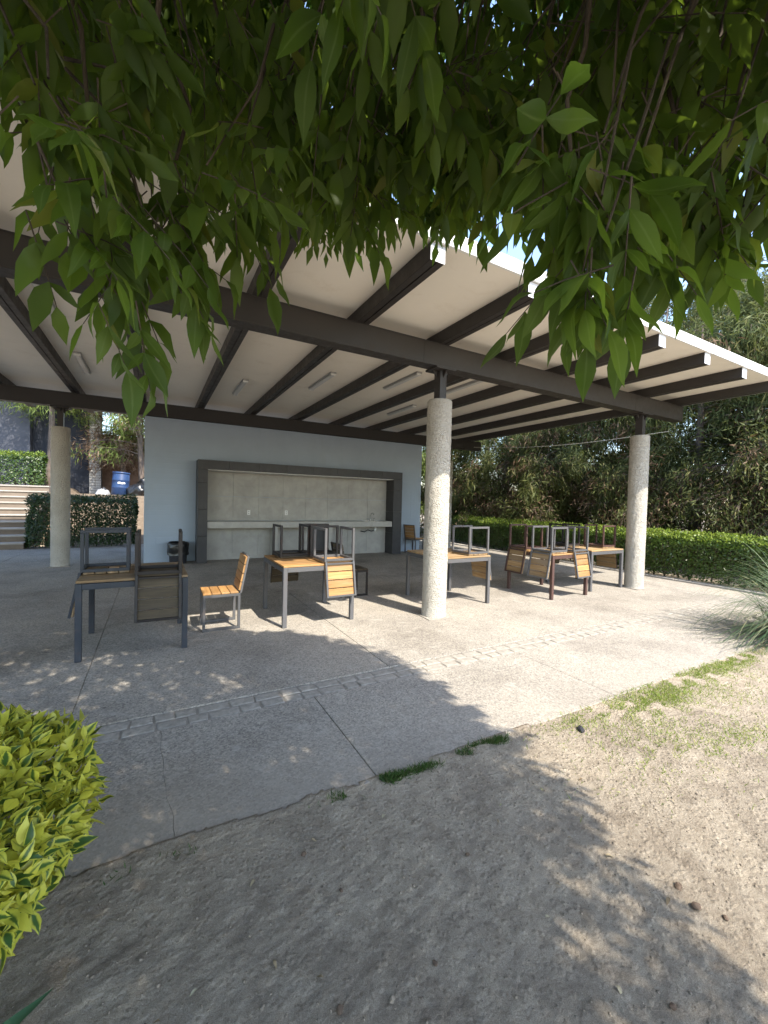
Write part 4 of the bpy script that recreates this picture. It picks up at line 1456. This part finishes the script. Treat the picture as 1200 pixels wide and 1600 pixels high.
def lump(name, loc, s, mat, label, cat, group, seed):
    bm = bmesh.new()
    bmesh.ops.create_icosphere(bm, subdivisions=2, radius=1.0)
    rr = np.random.default_rng(seed)
    for v in bm.verts:
        f = 1 + 0.35 * vnoise(v.co.x * 2.5, v.co.y * 2.5, v.co.z * 2.5, seed) + rr.normal(scale=0.06)
        v.co = Vector((v.co.x * s[0] * f, v.co.y * s[1] * f, v.co.z * s[2] * f))
    me = bpy.data.meshes.new(name)
    bm.to_mesh(me)
    bm.free()
    me.materials.append(mat)
    o = link(name, me, None, (loc[0], loc[1], float(dirt_z(np.array(loc[0]), np.array(loc[1]))) + s[2] * 0.55))
    o.rotation_euler = (0, 0, rr.uniform(0, 6))
    tag(o, label, cat, group)
    return o


for i, (x, y, a) in enumerate([(1.88, 0.82, 0.017), (1.853, 0.745, 0.018), (1.90, 0.67, 0.012), (0.58, 1.68, 0.014), (0.843, 1.073, 0.010), (0.505, 1.10, 0.014), (1.42, 0.62, 0.012), (1.22, 1.35, 0.010), (0.66, 1.45, 0.009)]):
    lump('soil_clod', (x, y), (a, a * 0.75, a * 0.55), MT['clod'], 'small dark clod of earth lying on the bare soil', 'clod', 'clods on the soil', 80 + i)
for i, (x, y, a) in enumerate([(0.66, 1.05, 0.012), (0.42, 0.95, 0.009), (0.30, 1.22, 0.009), (1.05, 0.72, 0.010)]):
    lump('stone', (x, y), (a, a * 0.7, a * 0.55), MT['stone'], 'pale small stone lying on the shaded soil', 'stone', 'stones on the soil', 95 + i)
rb = lump('dark_scrap', (2.594, 1.762), (0.035, 0.022, 0.018), MT['rubbish'], 'crumpled dark scrap lying on the sunlit soil near the grass', 'scrap', None, 99)

fl = [(0.02, 1.20, 0.055), (0.10, 1.07, 0.06), (-0.04, 1.14, 0.035), (0.36, 1.33, 0.03), (0.13, 1.36, 0.025), (-0.10, 1.30, 0.03), (0.22, 0.93, 0.035), (0.75, 1.62, 0.025), (1.3, 1.0, 0.022), (1.9, 1.35, 0.02), (2.4, 1.1, 0.02)]
_fr = np.random.default_rng(233)
fl += [(float(_fr.uniform(-0.2, 2.2)), float(_fr.uniform(0.6, 1.85)), float(_fr.uniform(0.018, 0.04))) for _ in range(16)]
for i, (x, y, L) in enumerate(fl):
    rr = np.random.default_rng(200 + i)
    a = rr.uniform(0, 6.28)
    base = np.array([[0.0, 0, 0]])
    V, F, _, rim = leaf_arrays(base, np.array([[math.cos(a), math.sin(a), 0.08]]), np.array([[0.1, 0.05, 1.0]]), np.array([L]), np.array([L * 0.38]), np.array([0.15]), np.array([0.3]), 'hi', 'ash')
    o = link('fallen_leaf', np_mesh('fallen_leaf', V[0], F, MT['dryleaf'], True, rim), None, (x, y, float(dirt_z(np.array(x), np.array(y))) + 0.006))
    tag(o, 'dry pale fallen leaf lying on the dark soil', 'leaf', 'fallen leaves on the soil')

# agave-like blade plant at the lower left corner
ag = empty('strap_leaf_plant', (-0.40, 1.42, 0))
tag(ag, 'low plant with broad blue green strap leaves under the variegated bush', 'plant')
for i in range(5):
    a = -0.5 + i * 1.15
    V, F, _, rim = leaf_arrays(np.array([[0.0, 0, 0.0]]), np.array([[math.cos(a), math.sin(a), 0.75]]), np.array([[-math.cos(a) * 0.7, -math.sin(a) * 0.7, 0.7]]), np.array([0.15 + 0.02 * (i % 3)]), np.array([0.075]), np.array([0.35]), np.array([0.35]), 'hi', 'blade')
    link('leaf', np_mesh('leaf', V[0], F, MT['agave'], True, rim), ag)

# ------------------------------------------------------------------ variegated bush
bush = empty('variegated_bush', (-0.78, 1.92, 0))
tag(bush, 'dense bush with yellow and green variegated leaves at the soil edge', 'bush')
r = np.random.default_rng(88)
n = 8600
dv = rand_dirs(n, 0.25)
dv = norm(dv)
rad = np.stack([np.full(n, 0.56), np.full(n, 0.62), np.full(n, 0.36)], 1)
bul = 1 + 0.10 * vnoise(dv[:, 0] * 4, dv[:, 1] * 4, dv[:, 2] * 4, 90)
shell = np.where(r.random(n) < 0.72, r.uniform(0.86, 1.03, n), r.uniform(0.5, 0.9, n))
P = dv * rad * (bul * shell)[:, None] + np.array([0, 0, 0.345])
P[:, 2] = np.maximum(P[:, 2], 0.03)
# boxy shoulders, narrower foot
taper = np.interp(P[:, 2], [0, 0.15, 0.4, 0.7], [0.86, 0.96, 1.04, 1.0])
P[:, :2] *= taper[:, None]
out = norm(dv * np.array([1, 1, 0.8]) + np.array([0, 0, 0.35]))
d = norm(out * 0.75 + r.normal(scale=0.5, size=(n, 3)))
nr = norm(out + r.normal(scale=0.45, size=(n, 3)) + np.array([0, 0, 0.45]))
L = r.uniform(0.032, 0.076, n)
W = L * r.uniform(0.44, 0.60, n)
bd = r.uniform(0.05, 0.45, n)
fo = r.uniform(0.1, 0.4, n)
score = (P[:, 0] * 0.9 - P[:, 1] * 0.35 + P[:, 2] * 0.5) + (shell - 1) * 1.5
order = np.argsort(-score)
big, rest = order[:290], order[290:]
BP = np.array([-0.78, 1.92, 0.0])
leaf_objects('leaf', MT['leaf_var1'], bush, (0, 0, 0), P[big], d[big], nr[big], L[big], W[big], bd[big], fo[big], 'ash')
o = link('foliage', leaf_mesh('foliage', MT['leaf_var'], P[rest], d[rest], nr[rest], L[rest], W[rest], bd[rest], fo[rest], 'mid', 'ash', True), bush)
o['kind'] = 'stuff'
st = B()
for i in range(26):
    e = dv[i] * np.array([0.4, 0.45, 0.25]) + np.array([0, 0, 0.36])
    q = np.array([r.normal(scale=0.05), r.normal(scale=0.05), -0.02])
    st.tube([tuple(q), tuple((q + e) / 2 + r.normal(scale=0.02, size=3)), tuple(e)], [0.012, 0.008, 0.004], 6, False)
o = st.obj('stem', MT['bark'], bush)
o['kind'] = 'stuff'

# ------------------------------------------------------------------ ash tree over the viewer
TREE = np.array([-1.3, -1.7, 0.0])
ash = empty('ash_tree', tuple(TREE))
tag(ash, 'spreading ash tree whose leafy branches hang over the soil', 'tree')
r = np.random.default_rng(17)
tr = B()
tr.tube([(0, 0, -0.1), (0.02, 0.02, 0.1), (0.05, 0.03, 0.9), (0.0, 0.06, 1.7), (0.08, 0.1, 2.4), (0.12, 0.2, 3.2), (0.2, 0.3, 4.2), (0.3, 0.4, 5.2)], [0.26, 0.20, 0.165, 0.15, 0.14, 0.11, 0.07, 0.03], 14)
tr.obj('trunk', MT['bark'], ash, smooth=True)

CC = np.array([-0.30, -0.30, 3.4])     # crown centre
CR = np.array([3.15, 3.1, 1.55])
# tips that droop lower than the rest of the crown: x, y, drop, radius
LOBES = [(0.04, 1.0, 0.28, 0.12), (-0.14, 1.0, 0.26, 0.11), (0.66, 0.45, 0.25, 0.06), (0.90, 0.40, 0.22, 0.11), (1.05, 0.28, 0.22, 0.15), (0.52, 1.12, 0.18, 0.10), (0.95, 0.75, 0.10, 0.12)]


def crown_low(x, y, lobes=True):
    """lower surface of the crown: lowest at the drooping tips, rising outwards"""
    dist = np.hypot(x, y)
    z = 1.64 + 0.70 * np.maximum(dist, 0.5)
    z = np.minimum(z, 3.1)
    z = z + 0.07 * vnoise(x * 3.1, y * 3.1, 0, 301)
    for (lx, ly, amp, sg) in (LOBES if lobes else []):
        z = z - amp * np.exp(-((x - lx) ** 2 + (y - ly) ** 2) / (2 * sg * sg))
    return z


# branch skeleton: limbs from trunk, arching outward and drooping
brs = []
lb = B()
branch_pts = []
for i in range(26):
    u = r.uniform(0.45, 1.0)
    z0 = 1.9 + 3.0 * u
    c = TREE + np.array([0.1, 0.15, z0])
    a = 2 * np.pi * i / 26 + r.uniform(-0.15, 0.15)
    tgt = CC + CR * np.array([math.cos(a) * 0.9, math.sin(a) * 0.9, r.uniform(-0.35, 0.55)])
    d = tgt - c
    Lb = np.linalg.norm(d)
    path = [c]
    for k_ in range(1, 9):
        t_ = k_ / 8
        p = c + d * t_ + np.array([0, 0, 0.55 * math.sin(math.pi * t_)]) + r.normal(scale=0.05, size=3)
        path.append(p)
    lb.tube([tuple(p - TREE) for p in path], list(np.linspace(0.05, 0.010, 9)), 7, False)
    branch_pts += path[2:]
for i, (tx_, ty_, sx0, sy0) in enumerate([(0.06, 1.05, -0.15, 0.8), (-0.12, 1.1, -0.35, 0.6), (0.15, 1.3, -0.1, 0.9), (0.55, 1.2, 0.35, 0.9), (0.66, 0.5, 0.55, 0.3), (0.9, 0.45, 0.8, 0.2), (1.05, 0.35, 1.2, 0.1), (0.4, 1.5, 0.5, 1.9), (0.95, 0.8, 1.3, 1.1), (-0.3, 1.3, -0.6, 1.0), (0.75, 1.3, 1.1, 1.6), (1.3, 0.5, 1.7, 0.5)]):
    z1_ = float(crown_low(np.array(tx_), np.array(ty_))) + 0.06
    p0, p1 = np.array([sx0, sy0, 3.75 + 0.1 * (i % 3)]), np.array([tx_, ty_, z1_])
    hp = [p0 + (p1 - p0) * np.array([u_ ** 0.7, u_ ** 0.7, u_]) + r.normal(scale=0.022, size=3) * (0 < u_ < 1) for u_ in np.linspace(0, 1, 12)]
    B().tube([tuple(q_ - TREE) for q_ in hp], list(np.linspace(0.012, 0.003, 12)), 7, False).obj('hanging_branch', MT['bark'], ash, smooth=True)
o = lb.obj('branches', MT['bark'], ash, smooth=True)
o['kind'] = 'stuff'

# twigs with compound leaves
NTW = 4000
M_ = NTW * 6
a = r.uniform(0, 2 * np.pi, M_)
rr_ = np.sqrt(r.random(M_)) * 1.03
P = np.stack([CC[0] + CR[0] * np.cos(a) * rr_, CC[1] + CR[1] * np.sin(a) * rr_, r.uniform(2.0, 5.0, M_)], 1)
q = (P - CC) / CR
rho = np.hypot(q[:, 0], q[:, 1]) * (1 + 0.05 * vnoise(P[:, 0] * 2.2, P[:, 1] * 2.2, 0, 305))
lowz = crown_low(P[:, 0], P[:, 1], False) + 0.12
topz = 4.95 - 0.35 * np.clip(rho, 0, 1) ** 4
inside = (rho < 1.0) & (P[:, 2] > lowz + 0.14) & (P[:, 2] < topz)
clump = vnoise(P[:, 0] * 3.2, P[:, 1] * 3.2, P[:, 2] * 3.2, 306)
inside &= (clump > -0.62)
# thinner on the pavilion side, where daylight filters through; full over the trunk side and rim
front = (P[:, 1] > 0.3) & (P[:, 1] < 2.1) & (rho < 0.8)
inside &= ~(front & (r.random(M_) < 0.72))
P = P[inside][:NTW]
P = P[np.linalg.norm(P - np.array([0, 0, CAM_H]), axis=1) > 0.95]
# high layer over the viewer, out of view, added to thicken the crown's shadow
nh_ = 1300
hx2, hy2 = r.uniform(-2.2, 2.4, nh_), r.uniform(-0.6, 2.4, nh_)
hlo = np.maximum(3.7, 1.6 + 1.35 * np.hypot(hx2, hy2))
hz2 = hlo + (4.95 - hlo) * r.random(nh_)
hk = (hlo < 4.85) & (np.hypot((hx2 - CC[0]) / CR[0], (hy2 - CC[1]) / CR[1]) < 0.97)
P = np.concatenate([P, np.stack([hx2, hy2, hz2], 1)[hk]])
# a gap in the crown where the sky shows
gl = np.array([0.37, 0.93])
al = P[:, :2] @ gl
ac = np.abs(P[:, 0] * gl[1] - P[:, 1] * gl[0])
P = P[~((al > 0.9) & (ac < 0.07 + 0.05 * al) & (P[:, 2] > 1.55 + 1.02 * al) & (P[:, 2] < 1.55 + 1.25 * al))]
# extra rim twigs towards the pavilion and open soil, added for a denser shadow
nr_ = 2200
a = np.radians(r.uniform(-75, 165, nr_))
rr_ = np.sqrt(r.uniform(0.45, 1.0, nr_))
P = np.concatenate([P, np.stack([CC[0] + CR[0] * np.sin(a) * rr_, CC[1] + CR[1] * np.cos(a) * rr_, r.uniform(3.3, 4.9, nr_)], 1)])
P = P[(P[:, 1] < 2.72) | (P[:, 2] > 4.15)]
# crown cut back on the pavilion and open-soil side to shape its cast shadow
shx, shy = P[:, 0] - 0.212 * P[:, 2], P[:, 1] + 0.767 * P[:, 2]
lim = np.interp(shx, [0.15, 0.35, 0.71, 1.04, 1.58, 1.94, 2.1], [6.2, 5.05, 5.0, 4.75, 4.45, 3.85, 3.2])
P = P[(shy < lim) & (shx < 2.02 + 0.08 * vnoise(shy * 3, shx * 0, 0, 310)) & (shx < 1.45 + 0.55 * np.maximum(shy, -1.0) + 0.3)]
# fringe of hanging tips on the lower surface on the pavilion side
nf = 170
az = r.uniform(-0.45, 1.75, nf)          # direction clockwise from +Y
ds = r.uniform(0.88, 1.9, nf)
fx, fy = np.sin(az) * ds, np.cos(az) * ds
fz = crown_low(fx, fy, False) + 0.10 + np.abs(r.normal(scale=0.12, size=nf))
extra = [(lx + r.normal(scale=sg * 0.7), ly + r.normal(scale=sg * 0.7)) for (lx, ly, amp, sg) in LOBES for _ in range(11)]
ex, ey = np.array(extra).T
ez = crown_low(ex, ey) + 0.06 + np.abs(r.normal(scale=0.16, size=len(ex)))
P = np.concatenate([P, np.stack([fx, fy, fz], 1), np.stack([ex, ey, ez], 1)])
keep = np.linalg.norm(P - np.array([0, 0, CAM_H]), axis=1) > 0.72
P = P[keep]
nt = len(P)
# each twig end carries compound leaves
NCL = 3
bp = np.array(branch_pts)
outw = norm((P - TREE) * np.array([1, 1, 0]) + 1e-6)
base_l, dir_l, nrm_l, len_l = [], [], [], []
tw = B()
seedb = B()
for i in range(nt):
    p = P[i]
    ncl = NCL + (1 if r.random() < 0.4 else 0)
    for c in range(ncl):
        az_ = math.atan2(outw[i, 1], outw[i, 0]) + r.normal(scale=1.1)
        rd = np.array([math.cos(az_), math.sin(az_), r.uniform(-1.5, 0.1)])
        rd /= np.linalg.norm(rd)
        rl = r.uniform(0.10, 0.19)
        start = p + r.normal(scale=0.035, size=3)
        sd = np.cross(rd, [0, 0, 1.0])
        sd /= np.linalg.norm(sd) + 1e-9
        un = np.cross(sd, rd)
        pairs = 2 if r.random() < 0.5 else 3
        for k_ in range(pairs):
            t_ = 0.30 + 0.62 * k_ / max(1, pairs - 0.5)
            for s_ in (-1, 1):
                bb = start + rd * rl * t_ - np.array([0, 0, 0.02 * t_])
                dd = rd * 0.55 + sd * s_ * 0.75 + np.array([0, 0, -r.uniform(0.25, 1.15)])
                base_l.append(bb)
                dir_l.append(dd)
                nrm_l.append(un + sd * s_ * 0.3 + r.normal(scale=0.35, size=3))
                len_l.append(r.uniform(0.052, 0.108))
        base_l.append(start + rd * rl - np.array([0, 0, 0.02]))
        dir_l.append(rd * 0.8 + np.array([0, 0, -r.uniform(0.3, 1.0)]))
        nrm_l.append(un + r.normal(scale=0.3, size=3))
        len_l.append(r.uniform(0.065, 0.118))
        near_cam = np.linalg.norm(p - np.array([0, 0, CAM_H])) < 2.2
        if near_cam:
            tw.tube([tuple(start - TREE), tuple(start + rd * rl * 0.6 - np.array([0, 0, 0.008]) - TREE), tuple(start + rd * rl - np.array([0, 0, 0.02]) - TREE)], [0.0016, 0.0013, 0.001], 4, False)
    dcam = np.linalg.norm(p - np.array([0, 0, CAM_H]))
    if dcam < 2.4 and i % 2 == 0:
        # twig back to the nearest limb point, rising
        j = np.argmin(np.linalg.norm(bp - p, axis=1) + np.where(bp[:, 2] < p[2], 1.0, 0))
        e = bp[j]
        L = min(np.linalg.norm(e - p), 0.28)
        e2 = p + (e - p) / (np.linalg.norm(e - p) + 1e-9) * L + np.array([0, 0, 0.10])
        m_ = (p + e2) / 2 + np.array([0, 0, 0.05]) + r.normal(scale=0.02, size=3)
        tw.tube([tuple(p - TREE), tuple(m_ - TREE), tuple(e2 - TREE)], [0.002, 0.003, 0.004], 5, False)
o = tw.obj('twigs', MT['bark'], ash)
o['kind'] = 'stuff'
base_l, dir_l, nrm_l, len_l = map(np.array, (base_l, dir_l, nrm_l, len_l))
n = len(base_l)
far_l = np.linalg.norm(base_l - np.array([0, 0, CAM_H]), axis=1) > 2.6
len_l = len_l * np.where(far_l, 1.25, 1.0)
wid = len_l * r.uniform(0.30, 0.42, n)
bd = r.uniform(-0.05, 0.35, n)
fo = r.uniform(0.08, 0.45, n)
rel = base_l - np.array([0, 0, CAM_H])
dist = np.linalg.norm(rel, axis=1)
fwd = rel @ np.array(cf)
px_ = np.abs(rel @ np.array(cr)) / np.maximum(fwd, 1e-3)
py_ = np.abs(rel @ np.array(cu)) / np.maximum(fwd, 1e-3)
vis = (fwd > 0.2) & (px_ < 0.98) & (py_ < 1.3)
ok = dist > 0.6
sc_ = np.where(vis, dist, 99)
order = np.argsort(sc_)
order = order[ok[order]]
big = order[:300]
midd = np.array([i for i in order[300:] if dist[i] < 1.9])
rest = np.array([i for i in order[300:] if dist[i] >= 1.9])
leaf_objects('leaf', MT['leaf_ash1'], ash, tuple(TREE), base_l[big], dir_l[big], nrm_l[big], len_l[big], wid[big], bd[big], fo[big], 'ash')
for ids, q_ in ((midd, 'mid'), (rest, 'two')):
    o = link('foliage', leaf_mesh('foliage', MT['leaf_ash'], base_l[ids] - TREE, dir_l[ids], nrm_l[ids], len_l[ids], wid[ids], bd[ids], fo[ids], q_, 'ash', True), ash)
    o['kind'] = 'stuff'
# hanging brown seed clusters
cand = [i for i in range(nt) if 0.95 < np.linalg.norm(P[i] - np.array([0, 0, CAM_H])) < 1.9]
for i in cand[::16][:16]:
    V, F = [], []
    m = 60
    c0 = P[i] + np.array([0, 0, -0.02])
    u = r.random(m)
    b_ = c0 + np.stack([r.normal(scale=0.008, size=m), r.normal(scale=0.008, size=m), -u * 0.07], 1)
    dd = norm(r.normal(size=(m, 3)) + np.array([0, 0, -0.8]))
    me = leaf_mesh('seed_cluster', MT['seed'], b_ - c0, dd, rand_dirs(m), r.uniform(0.012, 0.028, m), np.full(m, 0.005), np.zeros(m), np.full(m, 0.2), 'lo', 'oval')
    link('seed_cluster', me, ash, tuple(c0 - TREE))
